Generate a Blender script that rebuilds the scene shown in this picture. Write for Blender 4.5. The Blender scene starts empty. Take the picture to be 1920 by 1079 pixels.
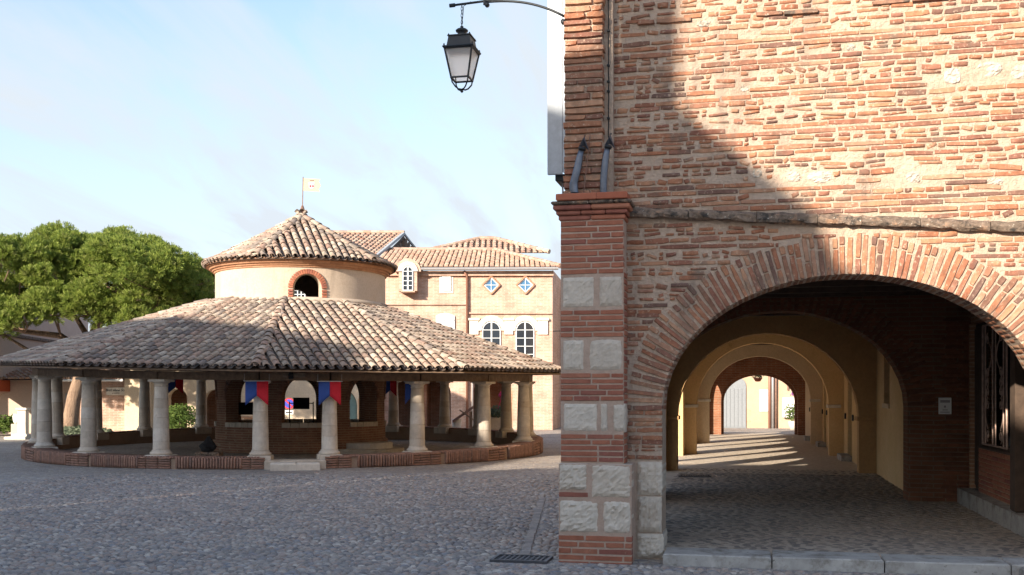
import bpy, math, random
import numpy as np
from mathutils import Matrix, Vector, noise as mnoise

# ------------------------------------------------------------------ camera, sky, sun, exposure
scene = bpy.context.scene
FPX, HORIZON, EYE = 2000.0, 738.0, 1.75          # focal length and horizon on a 1920 x 1079 frame, eye height in metres
YAW = math.atan(445 / FPX)
SN, CS = math.sin(YAW), math.cos(YAW)
cam_data = bpy.data.cameras.new('camera')
cam = bpy.data.objects.new('camera', cam_data)
scene.collection.objects.link(cam)
cam.location = (0, 0, EYE)
cam.rotation_euler = (math.radians(90), 0, YAW)
cam_data.sensor_width = 36
cam_data.lens = 36 * FPX / 1920
cam_data.shift_y = (HORIZON - 539.5) / 1920
cam_data.clip_end = 3000
scene.camera = cam

SUN_EL, SUN_AZ = math.radians(19.5), math.radians(27)   # the light travels towards +X and +Y
sun_dir = Vector((math.sin(SUN_AZ) * math.cos(SUN_EL), math.cos(SUN_AZ) * math.cos(SUN_EL), -math.sin(SUN_EL)))
sun_data = bpy.data.lights.new('sun', 'SUN')
sun_data.energy = 5.0
sun_data.angle = math.radians(0.55)
sun_data.color = (1.0, 0.86, 0.70)
sun = bpy.data.objects.new('sun', sun_data)
scene.collection.objects.link(sun)
sun.location = (-20, -40, 30)
sun.rotation_euler = sun_dir.to_track_quat('-Z', 'Y').to_euler()

world = bpy.data.worlds.new('World')
scene.world = world
world.use_nodes = True
wn, wl = world.node_tree.nodes, world.node_tree.links
bg = wn['Background']
bg.inputs[1].default_value = 0.15
sky = wn.new('ShaderNodeTexSky')
sky.sky_type = 'NISHITA'
sky.sun_disc = False
sky.sun_elevation = SUN_EL
sky.sun_rotation = math.atan2(-sun_dir.x, -sun_dir.y)
sky.air_density = 1.0
sky.dust_density = 1.2
sky.ozone_density = 1.5
# thin high cloud, the same all round the sky dome
tc = wn.new('ShaderNodeTexCoord')
sp = wn.new('ShaderNodeSeparateXYZ'); wl.new(tc.outputs['Generated'], sp.inputs[0])
zz = wn.new('ShaderNodeMath'); zz.operation = 'ADD'; zz.inputs[1].default_value = 0.18; wl.new(sp.outputs[2], zz.inputs[0])
zm = wn.new('ShaderNodeMath'); zm.operation = 'MAXIMUM'; zm.inputs[1].default_value = 0.05; wl.new(zz.outputs[0], zm.inputs[0])
dx = wn.new('ShaderNodeMath'); dx.operation = 'DIVIDE'; wl.new(sp.outputs[0], dx.inputs[0]); wl.new(zm.outputs[0], dx.inputs[1])
dy = wn.new('ShaderNodeMath'); dy.operation = 'DIVIDE'; wl.new(sp.outputs[1], dy.inputs[0]); wl.new(zm.outputs[0], dy.inputs[1])
cb = wn.new('ShaderNodeCombineXYZ'); wl.new(dx.outputs[0], cb.inputs[0]); wl.new(dy.outputs[0], cb.inputs[1])
mp = wn.new('ShaderNodeMapping'); mp.inputs['Rotation'].default_value = (0, 0, 0.9); mp.inputs['Scale'].default_value = (1.7, 0.55, 1)
wl.new(cb.outputs[0], mp.inputs[0])
cn = wn.new('ShaderNodeTexNoise'); cn.inputs['Scale'].default_value = 1.9; cn.inputs['Detail'].default_value = 9
cn.inputs['Roughness'].default_value = 0.56; cn.inputs['Distortion'].default_value = 0.5
wl.new(mp.outputs[0], cn.inputs['Vector'])
cr = wn.new('ShaderNodeValToRGB')
cr.color_ramp.elements[0].position = 0.42; cr.color_ramp.elements[0].color = (0, 0, 0, 1)
cr.color_ramp.elements[1].position = 0.70; cr.color_ramp.elements[1].color = (1, 1, 1, 1)
wl.new(cn.outputs['Fac'], cr.inputs[0])
hz = wn.new('ShaderNodeMapRange')          # milky air low over the horizon
hz.inputs['From Min'].default_value = 0.0; hz.inputs['From Max'].default_value = 0.50
hz.inputs['To Min'].default_value = 0.92; hz.inputs['To Max'].default_value = -0.15
wl.new(sp.outputs[2], hz.inputs[0])
mxa = wn.new('ShaderNodeMath'); mxa.operation = 'MULTIPLY_ADD'; mxa.use_clamp = True; mxa.inputs[1].default_value = 0.8
wl.new(cr.outputs[0], mxa.inputs[0]); wl.new(hz.outputs[0], mxa.inputs[2])
mix = wn.new('ShaderNodeMixRGB'); mix.inputs[2].default_value = (2.38, 2.62, 2.88, 1)
wl.new(mxa.outputs[0], mix.inputs[0]); wl.new(sky.outputs[0], mix.inputs[1])
wl.new(mix.outputs[0], bg.inputs[0])

vs = scene.view_settings
vs.view_transform = 'Standard'
vs.look = 'None'
vs.exposure = 1.15
vs.gamma = 1.0
scene.render.engine = 'CYCLES'
scene.cycles.use_denoising = True
scene.cycles.max_bounces = 8
scene.cycles.diffuse_bounces = 6
scene.cycles.sample_clamp_indirect = 6

# ------------------------------------------------------------------ helpers
RND = random.Random(7)
COL = scene.collection
WM = {}                                         # world matrices of everything built


def link(o, parent=None, mw=None):
    COL.objects.link(o)
    mw = mw or Matrix.Identity(4)
    if parent is not None:
        o.parent = parent
        o.matrix_parent_inverse = WM[parent.name].inverted()
    o.matrix_basis = mw
    WM[o.name] = mw
    return o


def tag(o, label=None, cat=None, group=None, kind=None):
    if label: o['label'] = label
    if cat: o['category'] = cat
    if group: o['group'] = group
    if kind: o['kind'] = kind
    return o


def thing(name, loc, label, cat, group=None):
    o = bpy.data.objects.new(name, None)
    o.empty_display_size = 0.2
    link(o, None, Matrix.Translation(Vector(loc)))
    return tag(o, label, cat, group)


class MB:
    """collects geometry for ONE mesh"""
    def __init__(self, tf=None):
        self.v, self.f, self.tf = [], [], tf

    def add(self, verts, faces):
        b = len(self.v)
        self.v += [self.tf(*p) for p in verts] if self.tf else [tuple(p) for p in verts]
        self.f += [tuple(b + i for i in f) for f in faces]
        return self

    def box(self, x0, x1, y0, y1, z0, z1):
        v = [(x0, y0, z0), (x1, y0, z0), (x1, y1, z0), (x0, y1, z0), (x0, y0, z1), (x1, y0, z1), (x1, y1, z1), (x0, y1, z1)]
        return self.add(v, [(3, 2, 1, 0), (4, 5, 6, 7), (0, 1, 5, 4), (1, 2, 6, 5), (2, 3, 7, 6), (3, 0, 4, 7)])

    def bbox(self, x0, x1, y0, y1, z0, z1, b=0.01):
        """box with all edges chamfered"""
        v, f = [], []
        for z, s in ((z0, b), (z0 + b, 0), (z1 - b, 0), (z1, b)):
            for (x, y) in ((x0 + s + b * (s == 0) * 0, y0 + s), (x1 - s, y0 + s), (x1 - s, y1 - s), (x0 + s, y1 - s)):
                v.append((x, y, z))
        for k in range(3):
            for i in range(4):
                j = (i + 1) % 4
                f.append((4 * k + i, 4 * k + j, 4 * k + 4 + j, 4 * k + 4 + i))
        f += [(3, 2, 1, 0), (12, 13, 14, 15)]
        return self.add(v, f)

    def tube(self, pts, rad, n=8, caps=True):
        pts = [Vector(p) for p in pts]
        if not hasattr(rad, '__len__'): rad = [rad] * len(pts)
        v, f = [], []
        up = None
        for i, p in enumerate(pts):
            t = (pts[min(i + 1, len(pts) - 1)] - pts[max(i - 1, 0)]).normalized()
            if up is None:
                up = t.orthogonal().normalized()
            up = (up - t * up.dot(t))
            up = up.normalized() if up.length > 1e-6 else t.orthogonal().normalized()
            sd = t.cross(up)
            for k in range(n):
                a = 2 * math.pi * k / n
                v.append(tuple(p + (up * math.cos(a) + sd * math.sin(a)) * rad[i]))
        for i in range(len(pts) - 1):
            for k in range(n):
                j = (k + 1) % n
                f.append((i * n + k, i * n + j, (i + 1) * n + j, (i + 1) * n + k))
        if caps:
            f.append(tuple(range(n - 1, -1, -1)))
            m = (len(pts) - 1) * n
            f.append(tuple(m + k for k in range(n)))
        return self.add(v, f)

    def lathe(self, prof, cx=0, cy=0, n=24, a0=0.0, a1=2 * math.pi, caps=True):
        full = abs(a1 - a0 - 2 * math.pi) < 1e-6
        m = n if full else n + 1
        v, f = [], []
        for (r, z) in prof:
            for k in range(m):
                a = a0 + (a1 - a0) * k / n
                v.append((cx + r * math.cos(a), cy + r * math.sin(a), z))
        for i in range(len(prof) - 1):
            for k in range(n):
                j = (k + 1) % m
                f.append((i * m + k, i * m + j, (i + 1) * m + j, (i + 1) * m + k))
        if caps and full:
            f.append(tuple(range(m - 1, -1, -1)))
            f.append(tuple((len(prof) - 1) * m + k for k in range(m)))
        return self.add(v, f)

    def prism(self, poly, y0, y1):
        """poly in x,z extruded along y"""
        n = len(poly)
        v = [(x, y0, z) for x, z in poly] + [(x, y1, z) for x, z in poly]
        f = [tuple(range(n)), tuple(range(2 * n - 1, n - 1, -1))] + [(i, i + n, (i + 1) % n + n, (i + 1) % n) for i in range(n)]
        return self.add(v, f)

    def build(self, name, mat, parent=None, smooth=False, mw=None):
        me = bpy.data.meshes.new(name)
        me.from_pydata(self.v, [], self.f)
        if smooth: me.polygons.foreach_set('use_smooth', [True] * len(me.polygons))
        me.materials.append(mat)
        me.update()
        o = bpy.data.objects.new(name, me)
        return link(o, parent, mw)


def arch_wall(mb, path, length, z0, z1, t, ops=(), seg=None):
    """wall of thickness t along path(s, off) -> (x, y); ops = (centre, half width, sill, spring, rise)"""
    ss = {0.0, float(length)}
    if seg:
        n = max(1, int(length / seg))
        ss |= {length * i / n for i in range(n + 1)}
    for (c, hw, si, sp_, ri) in ops:
        ss = {s for s in ss if not (c - hw - 1e-4 < s < c + hw + 1e-4)}
        ss |= {c - hw * math.cos(math.pi * i / 22) for i in range(23)}
    ss = sorted(ss)

    def top(op, s):
        c, hw, si, sp_, ri = op
        return sp_ + ri * math.sqrt(max(0.0, 1 - ((s - c) / hw) ** 2))

    def P(s, off, z):
        x, y = path(s, off)
        return (x, y, z)

    def quad(a, b, c, d): mb.add([a, b, c, d], [(0, 1, 2, 3)])
    for i in range(len(ss) - 1):
        a, b = ss[i], ss[i + 1]
        m = (a + b) / 2
        op = next((o for o in ops if o[0] - o[1] < m < o[0] + o[1]), None)
        if op is None:
            quad(P(a, 0, z0), P(b, 0, z0), P(b, 0, z1), P(a, 0, z1))
            quad(P(b, t, z0), P(a, t, z0), P(a, t, z1), P(b, t, z1))
        else:
            ta, tb = top(op, a), top(op, b)
            quad(P(a, 0, ta), P(b, 0, tb), P(b, 0, z1), P(a, 0, z1))
            quad(P(b, t, tb), P(a, t, ta), P(a, t, z1), P(b, t, z1))
            quad(P(b, 0, tb), P(a, 0, ta), P(a, t, ta), P(b, t, tb))
            if op[2] > z0 + 1e-4:
                quad(P(a, 0, z0), P(b, 0, z0), P(b, 0, op[2]), P(a, 0, op[2]))
                quad(P(b, t, z0), P(a, t, z0), P(a, t, op[2]), P(b, t, op[2]))
                quad(P(a, 0, op[2]), P(b, 0, op[2]), P(b, t, op[2]), P(a, t, op[2]))
        quad(P(a, 0, z1), P(b, 0, z1), P(b, t, z1), P(a, t, z1))
    for (c, hw, si, sp_, ri) in ops:
        lo = max(si, z0)
        if sp_ > lo:
            quad(P(c - hw, 0, lo), P(c - hw, 0, sp_), P(c - hw, t, sp_), P(c - hw, t, lo))
            quad(P(c + hw, 0, sp_), P(c + hw, 0, lo), P(c + hw, t, lo), P(c + hw, t, sp_))
    for s in (0.0, length):
        quad(P(s, 0, z0), P(s, 0, z1), P(s, t, z1), P(s, t, z0))
    return mb


def line_path(x0, y0, x1, y1):
    """straight path; the thickness goes to the left of the direction of travel"""
    L = math.hypot(x1 - x0, y1 - y0)
    ux, uy = (x1 - x0) / L, (y1 - y0) / L
    return (lambda s, o: (x0 + ux * s - uy * o, y0 + uy * s + ux * o)), L


def mesh_of(name, verts, faces, mat, smooth=False):
    me = bpy.data.meshes.new(name)
    me.from_pydata(verts, [], faces)
    if smooth: me.polygons.foreach_set('use_smooth', [True] * len(me.polygons))
    me.materials.append(mat)
    me.update()
    return me


def join_instances(name, tpls, inst, mat, parent, smooth=False, kind='stuff'):
    """one mesh out of many (template index, Matrix)"""
    packs = []
    for v, f in tpls:
        packs.append((np.array(v, dtype=np.float32), np.array([i for q in f for i in q], dtype=np.int32),
                      np.array([len(q) for q in f], dtype=np.int32)))
    V, Lp, Lt, base = [], [], [], 0
    for ti, m in inst:
        v, lp, lt = packs[ti]
        M = np.array(m, dtype=np.float32)
        V.append(v @ M[:3, :3].T + M[:3, 3]); Lp.append(lp + base); Lt.append(lt); base += len(v)
    if not V: return None
    V, Lp, Lt = np.concatenate(V), np.concatenate(Lp), np.concatenate(Lt)
    me = bpy.data.meshes.new(name)
    me.vertices.add(len(V)); me.vertices.foreach_set('co', V.ravel())
    me.loops.add(len(Lp)); me.loops.foreach_set('vertex_index', Lp)
    me.polygons.add(len(Lt))
    me.polygons.foreach_set('loop_start', np.concatenate([[0], np.cumsum(Lt)[:-1]]).astype(np.int32))
    me.polygons.foreach_set('loop_total', Lt)
    if smooth: me.polygons.foreach_set('use_smooth', np.ones(len(Lt), dtype=bool))
    me.materials.append(mat)
    me.update(calc_edges=True)
    o = bpy.data.objects.new(name, me)
    link(o, parent)
    if kind: o['kind'] = kind
    return o


def place(name, meshes, inst, parent):
    """each (template index, Matrix) an object of its own that shares mesh data"""
    for ti, m in inst:
        link(bpy.data.objects.new(name, meshes[ti]), parent, m)


def TRS(loc, rot=None, scl=(1, 1, 1)):
    m = Matrix.Translation(Vector(loc))
    if rot is not None: m = m @ rot
    return m @ Matrix.Diagonal((scl[0], scl[1], scl[2], 1))


RX = lambda a: Matrix.Rotation(a, 4, 'X')
RY = lambda a: Matrix.Rotation(a, 4, 'Y')
RZ = lambda a: Matrix.Rotation(a, 4, 'Z')


def XW(u, Y):
    """x in the plane y = Y that the frame column u looks at"""
    k = (u - 960) / FPX
    return Y * (-SN + CS * k) / (CS + SN * k)


def ZV(u, v, Y):
    k = (u - 960) / FPX
    return EYE + (HORIZON - v) * (Y / (CS + SN * k)) / FPX


def sq(x, d, z):
    """square frame: x metres right of the view axis, d metres ahead"""
    return (d * -SN + x * CS, d * CS + x * SN, z)


# ------------------------------------------------------------------ materials
def base_mat(name):
    m = bpy.data.materials.new(name)
    m.use_nodes = True
    nt = m.node_tree
    return m, nt, nt.nodes['Principled BSDF']


def ramp_node(nt, cols, pos=None):
    r = nt.nodes.new('ShaderNodeValToRGB')
    el = r.color_ramp.elements
    n = len(cols)
    while len(el) < n: el.new(0.5)
    for i, c in enumerate(cols):
        el[i].position = pos[i] if pos else i / (n - 1)
        el[i].color = (*c, 1)
    return r


def noise_node(nt, scale, detail=6, rough=0.6, coord='pos', stretch=None, dist=0.0):
    n = nt.nodes.new('ShaderNodeTexNoise')
    n.inputs['Scale'].default_value = scale
    n.inputs['Detail'].default_value = detail
    n.inputs['Roughness'].default_value = rough
    n.inputs['Distortion'].default_value = dist
    if coord == 'pos':
        g = nt.nodes.new('ShaderNodeNewGeometry'); out = g.outputs['Position']
    else:
        g = nt.nodes.new('ShaderNodeTexCoord'); out = g.outputs[coord]
    if stretch:
        mp_ = nt.nodes.new('ShaderNodeMapping'); mp_.inputs['Scale'].default_value = stretch
        nt.links.new(out, mp_.inputs[0]); out = mp_.outputs[0]
    nt.links.new(out, n.inputs['Vector'])
    return n


def mixc(nt, fac, a, b, mode='MIX'):
    m = nt.nodes.new('ShaderNodeMixRGB'); m.blend_type = mode
    for s, i in ((fac, 0), (a, 1), (b, 2)):
        if hasattr(s, 'is_linked') or hasattr(s, 'links'): nt.links.new(s, m.inputs[i])
        elif i == 0: m.inputs[0].default_value = s
        else: m.inputs[i].default_value = (*s, 1)
    return m.outputs[0]


def thresh(nt, sock, lo, hi):
    r = nt.nodes.new('ShaderNodeMapRange')
    r.inputs['From Min'].default_value = lo; r.inputs['From Max'].default_value = hi
    nt.links.new(sock, r.inputs[0])
    return r.outputs[0]


def add_bump(nt, b, sock, strength, dist=0.02):
    bp = nt.nodes.new('ShaderNodeBump')
    bp.inputs['Strength'].default_value = strength
    bp.inputs['Distance'].default_value = dist
    nt.links.new(sock, bp.inputs['Height'])
    nt.links.new(bp.outputs[0], b.inputs['Normal'])


def vmat(name, cols, nscale=9, namt=0.3, rough=0.9, bump=0.4, bscale=60, bdist=0.01, patches=(), pos=None, stretch=None):
    """a different tone for each piece, mottled; patches = (colour, scale, low, high)"""
    m, nt, b = base_mat(name)
    oi = nt.nodes.new('ShaderNodeObjectInfo'); ge = nt.nodes.new('ShaderNodeNewGeometry')
    ad = nt.nodes.new('ShaderNodeMath'); nt.links.new(oi.outputs['Random'], ad.inputs[0]); nt.links.new(ge.outputs['Random Per Island'], ad.inputs[1])
    fr = nt.nodes.new('ShaderNodeMath'); fr.operation = 'FRACT'; nt.links.new(ad.outputs[0], fr.inputs[0])
    r = ramp_node(nt, cols, pos); nt.links.new(fr.outputs[0], r.inputs[0])
    n = noise_node(nt, nscale, 8, 0.65, stretch=stretch)
    tone = ramp_node(nt, [(1 - namt,) * 3, (1 + namt * 0.8,) * 3], [0.3, 0.7]); nt.links.new(n.outputs['Fac'], tone.inputs[0])
    c = mixc(nt, 1.0, r.outputs[0], tone.outputs[0], 'MULTIPLY')
    for (pc, ps, lo, hi) in patches:
        pn = noise_node(nt, abs(ps), 7, 0.68, stretch=(1, 1, .22) if ps < 0 else None)     # a negative scale means rain streaks
        c = mixc(nt, thresh(nt, pn.outputs['Fac'], lo, hi), c, pc)
    nt.links.new(c, b.inputs['Base Color'])
    b.inputs['Roughness'].default_value = rough
    b.inputs['Specular IOR Level'].default_value = 0.25
    bn = noise_node(nt, bscale, 6, 0.7)
    add_bump(nt, b, bn.outputs['Fac'], bump, bdist)
    return m


def plaster(name, c1, c2, scale=1.2, bump=0.25, bscale=30, rough=0.92, patches=(), bd=.015):
    m, nt, b = base_mat(name)
    n = noise_node(nt, scale, 9, 0.68)
    c = mixc(nt, thresh(nt, n.outputs['Fac'], 0.32, 0.68), c1, c2)
    n2 = noise_node(nt, 22, 6, 0.7)
    t = ramp_node(nt, [(0.86,) * 3, (1.1,) * 3], [0.3, 0.7]); nt.links.new(n2.outputs['Fac'], t.inputs[0])
    c = mixc(nt, 1.0, c, t.outputs[0], 'MULTIPLY')
    for (pc, ps, lo, hi) in patches:
        pn = noise_node(nt, abs(ps), 7, 0.65, stretch=(1, 1, .22) if ps < 0 else None)
        c = mixc(nt, thresh(nt, pn.outputs['Fac'], lo, hi), c, pc)
    nt.links.new(c, b.inputs['Base Color'])
    b.inputs['Roughness'].default_value = rough
    b.inputs['Specular IOR Level'].default_value = 0.2
    bn = noise_node(nt, bscale, 7, 0.7)
    add_bump(nt, b, bn.outputs['Fac'], bump, bd)
    return m


def brickwork(name, c1, c2, mortar, axis='x', w=0.34, h=0.068, ang=0.0):
    """brick courses too far away to tell apart"""
    m, nt, b = base_mat(name)
    g = nt.nodes.new('ShaderNodeNewGeometry')
    mp_ = nt.nodes.new('ShaderNodeMapping'); mp_.vector_type = 'POINT'; mp_.inputs['Rotation'].default_value = (0, 0, -ang)
    nt.links.new(g.outputs['Position'], mp_.inputs[0])
    s = nt.nodes.new('ShaderNodeSeparateXYZ'); nt.links.new(mp_.outputs[0], s.inputs[0])
    cmb = nt.nodes.new('ShaderNodeCombineXYZ')
    if axis == 'xy':
        a = nt.nodes.new('ShaderNodeMath'); nt.links.new(s.outputs[0], a.inputs[0]); nt.links.new(s.outputs[1], a.inputs[1])
        nt.links.new(a.outputs[0], cmb.inputs[0])
    else:
        nt.links.new(s.outputs[0 if axis == 'x' else 1], cmb.inputs[0])
    nt.links.new(s.outputs[2], cmb.inputs[1])
    wob = noise_node(nt, 3, 4)
    ad = nt.nodes.new('ShaderNodeMixRGB'); ad.blend_type = 'ADD'; ad.inputs[0].default_value = 0.03
    nt.links.new(cmb.outputs[0], ad.inputs[1]); nt.links.new(wob.outputs['Color'], ad.inputs[2])
    bt = nt.nodes.new('ShaderNodeTexBrick')
    bt.inputs['Scale'].default_value = 1.0
    bt.inputs['Brick Width'].default_value = w; bt.inputs['Row Height'].default_value = h
    bt.inputs['Mortar Size'].default_value = 0.011; bt.inputs['Mortar Smooth'].default_value = 0.3
    bt.inputs['Color1'].default_value = (*c1, 1); bt.inputs['Color2'].default_value = (*c2, 1); bt.inputs['Mortar'].default_value = (*mortar, 1)
    nt.links.new(ad.outputs[0], bt.inputs['Vector'])
    n = noise_node(nt, 1.7, 8, 0.7)
    t = ramp_node(nt, [(0.66,) * 3, (1.2,) * 3], [0.3, 0.7]); nt.links.new(n.outputs['Fac'], t.inputs[0])
    c = mixc(nt, 1.0, bt.outputs['Color'], t.outputs[0], 'MULTIPLY')
    n3 = noise_node(nt, 6, 7, 0.7)
    c = mixc(nt, thresh(nt, n3.outputs['Fac'], 0.56, 0.72), c, mortar)
    nt.links.new(c, b.inputs['Base Color'])
    b.inputs['Roughness'].default_value = 0.92
    b.inputs['Specular IOR Level'].default_value = 0.2
    add_bump(nt, b, bt.outputs['Fac'], -0.5, 0.01)
    return m


def simple(name, col, rough=0.6, metal=0.0, bump=0.0, bscale=40, var=0.15, nscale=12):
    m, nt, b = base_mat(name)
    n = noise_node(nt, nscale, 6, 0.65)
    t = ramp_node(nt, [tuple(x * (1 - var) for x in col), tuple(min(1, x * (1 + var)) for x in col)], [0.3, 0.7])
    nt.links.new(n.outputs['Fac'], t.inputs[0]); nt.links.new(t.outputs[0], b.inputs['Base Color'])
    b.inputs['Roughness'].default_value = rough
    b.inputs['Metallic'].default_value = metal
    if bump:
        bn = noise_node(nt, bscale, 6, 0.7); add_bump(nt, b, bn.outputs['Fac'], bump, 0.01)
    return m


def glassy(name, col, rough=0.08):
    m, nt, b = base_mat(name)
    b.inputs['Base Color'].default_value = (*col, 1)
    b.inputs['Roughness'].default_value = rough
    b.inputs['Specular IOR Level'].default_value = 0.8
    return m


BRICKS = [(.28, .115, .065), (.37, .17, .095), (.32, .135, .075), (.21, .095, .068), (.42, .225, .13), (.29, .125, .08), (.15, .09, .072), (.35, .16, .088), (.44, .26, .165), (.27, .13, .09)]
M = {}
M['brick'] = vmat('old_brick', BRICKS, 14, 0.32, bump=0.7, bscale=70, bdist=0.012,
                  patches=(((.15, .12, .095), 2.6, .54, .72), ((.56, .43, .32), 30, .56, .70), ((.12, .10, .085), 16, .64, .72), ((.13, .11, .095), -2.2, .56, .86)))
M['grimy_brick'] = vmat('grimy_brick', [(.30, .15, .095), (.24, .15, .11), (.38, .19, .11), (.20, .145, .115)], 12, .4, bump=.8, bscale=60, patches=(((.10, .085, .07), 7, .50, .64), ((.55, .50, .42), 21, .60, .70)))
M['pier_brick'] = vmat('pier_brick', [(.29, .105, .066), (.36, .14, .085), (.32, .12, .072), (.39, .165, .10), (.25, .095, .072), (.34, .13, .078)], 12, 0.22, bump=0.5, bscale=80,
                       patches=(((.42, .30, .21), 19, .64, .78), ((.11, .09, .075), 2.3, .68, .8)))
M['mortar'] = plaster('lime_mortar', (.63, .495, .385), (.54, .41, .31), 2.4, 1.0, 26, patches=(((.17, .14, .115), 2.9, .64, .82), ((.46, .25, .16), 17, .60, .70), ((.16, .135, .115), -2.2, .56, .84)), bd=.05)
M['pier_mortar'] = plaster('pier_mortar', (.48, .36, .285), (.41, .30, .23), 3, 0.6, 50)
M['lime_stone'] = vmat('rough_limestone', [(.55, .475, .385), (.61, .54, .45), (.50, .43, .35), (.64, .575, .49)], 16, 0.13, bump=0.7, bscale=45, bdist=0.015,
                       patches=(((.16, .14, .12), 34, .70, .78), ((.34, .29, .235), 2.6, .60, .95)))
M['field_stone'] = vmat('field_stone', [(.56, .51, .44), (.48, .43, .36), (.62, .57, .50)], 18, .3, bump=1.0, bscale=30, bdist=.03, patches=(((.15, .13, .11), 22, .60, .72),))
M['ledge'] = vmat('lichen_stone', [(.20, .15, .115), (.26, .19, .14), (.17, .13, .10)], 20, 0.45, bump=1.0, bscale=36, bdist=0.02,
                  patches=(((.05, .045, .04), 9, .52, .62), ((.55, .50, .42), 34, .60, .68), ((.42, .24, .14), 5, .56, .70)))
M['terracotta'] = vmat('terracotta', [(.34, .105, .06), (.40, .14, .08)], 10, 0.15, bump=0.2)
M['tile'] = vmat('canal_tile', [(.36, .285, .225), (.28, .19, .15), (.41, .345, .28), (.22, .185, .16), (.34, .235, .185), (.46, .395, .325), (.31, .26, .21), (.19, .16, .145), (.39, .315, .245), (.29, .205, .165)],
                 8, 0.36, bump=0.5, bscale=45, patches=(((.12, .11, .10), 6, .56, .74), ((.50, .48, .42), 24, .64, .76)))
M['channel_tile'] = vmat('shade_darkened_channel_tile', [(.17, .13, .105), (.22, .165, .13), (.14, .115, .095), (.20, .15, .12)], 8, .35, bump=.4)  # darkened so the shade between the tile rows is in the colour
M['far_tile'] = vmat('far_canal_tile', [(.42, .315, .24), (.36, .20, .145), (.47, .375, .30), (.40, .255, .185), (.44, .335, .26), (.30, .21, .17)], 6, 0.3, bump=0.3)
M['tile_bed'] = plaster('tile_bed', (.12, .085, .065), (.18, .13, .10), 4, 0.5)
M['cream'] = plaster('cream_render', (.50, .425, .345), (.45, .37, .285), 0.9, 0.25, 25, patches=(((.36, .28, .205), 0.8, .54, .80), ((.33, .25, .18), 3.0, .62, .80), ((.22, .175, .135), -2.6, .54, .95)))
M['col_stone'] = vmat('column_stone', [(.56, .50, .425), (.62, .57, .495), (.50, .43, .35), (.66, .615, .545), (.54, .465, .375)], 7, 0.16, bump=0.4, bscale=50,
                      patches=(((.25, .21, .17), 12, .62, .78), ((.20, .165, .13), -2.4, .52, .95)))
M['timber'] = simple('old_timber', (.17, .115, .075), 0.85, 0, 0.6, 30, 0.35, 9)
M['dark_timber'] = simple('dark_timber', (.075, .05, .035), 0.85, 0, 0.5, 30, 0.3, 9)
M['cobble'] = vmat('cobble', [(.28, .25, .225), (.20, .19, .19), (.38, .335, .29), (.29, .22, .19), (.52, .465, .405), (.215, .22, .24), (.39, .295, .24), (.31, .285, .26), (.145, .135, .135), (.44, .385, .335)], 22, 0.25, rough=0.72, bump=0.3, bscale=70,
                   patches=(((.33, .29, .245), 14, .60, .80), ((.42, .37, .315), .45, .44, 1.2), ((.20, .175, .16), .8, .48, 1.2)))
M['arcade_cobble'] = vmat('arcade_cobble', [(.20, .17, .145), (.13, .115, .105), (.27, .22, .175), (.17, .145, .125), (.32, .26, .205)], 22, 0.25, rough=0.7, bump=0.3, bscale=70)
M['gutter_stone'] = vmat('gutter_stone', [(.30, .27, .245), (.36, .32, .285), (.25, .23, .22)], 12, .3, bump=.5, bscale=50)
M['iron'] = simple('dark_iron', (.022, .026, .03), 0.5, 0.4, 0.2, 60, 0.3)
M['lamp_paint'] = simple('lantern_paint', (.010, .014, .018), 0.55, 0.0, 0.1, 60, 0.25)
M['rusty'] = simple('rusty_iron', (.20, .115, .085), 0.75, 0.2, 0.4, 80, 0.35)
M['zinc'] = simple('zinc', (.13, .145, .175), 0.45, 0.7, 0.25, 25, 0.25, 10)
M['white_wood'] = simple('white_painted_wood', (.62, .65, .66), 0.6, 0, 0.2, 50, 0.08)
M['shutter_paint'] = simple('pale_blue_shutter_paint', (.40, .45, .50), 0.6, 0, 0.3, 60, 0.12)
M['grey_wood'] = simple('blue_grey_painted_wood', (.31, .345, .375), 0.6, 0, 0.2, 50, 0.08)
M['gate_paint'] = simple('gate_grey_paint', (.19, .21, .23), 0.6, 0, 0.2, 50, 0.1)
M['teal_wood'] = simple('teal_painted_wood', (.13, .21, .20), 0.6, 0, 0.2, 50, 0.12)
M['white_stone'] = vmat('white_dressed_stone', [(.62, .58, .50), (.68, .645, .57), (.57, .52, .44)], 5, 0.14, bump=0.3)
M['kerb_stone'] = vmat('kerb_stone', [(.36, .345, .315), (.41, .39, .36), (.34, .325, .30)], 6, 0.25, bump=0.5, bscale=45, patches=(((.15, .13, .10), 4, .50, .70), ((.10, .09, .075), 19, .60, .72)))
M['glass'] = glassy('window_glass', (.015, .02, .028))
M['sky_glass'] = glassy('skylit_glass', (.06, .16, .30), 0.05)
M['black'] = simple('black_cloth', (.012, .012, .014), 0.9)
M['red'] = simple('red_cloth', (.55, .012, .03), 0.8, 0, 0.1, 30, 0.1)
M['blue'] = simple('blue_cloth', (.03, .085, .36), 0.8, 0, 0.1, 30, 0.1)
M['pvc'] = simple('grey_pipe', (.30, .29, .29), 0.5, 0.2)
M['copper_pipe'] = simple('brown_pipe', (.26, .13, .09), 0.55, 0.2)
M['paper'] = simple('white_enamel', (.72, .72, .70), 0.45, 0, 0, 40, 0.04)
M['sign_blue'] = simple('sign_blue', (.035, .06, .42), 0.4, 0, 0, 40, 0.05)
M['sign_red'] = simple('sign_red', (.55, .03, .035), 0.4, 0, 0, 40, 0.05)
M['ink'] = simple('black_ink', (.02, .02, .02), 0.7)
M['old_board'] = simple('old_board', (.21, .165, .125), 0.8, 0, 0.3, 40, 0.3)

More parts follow.
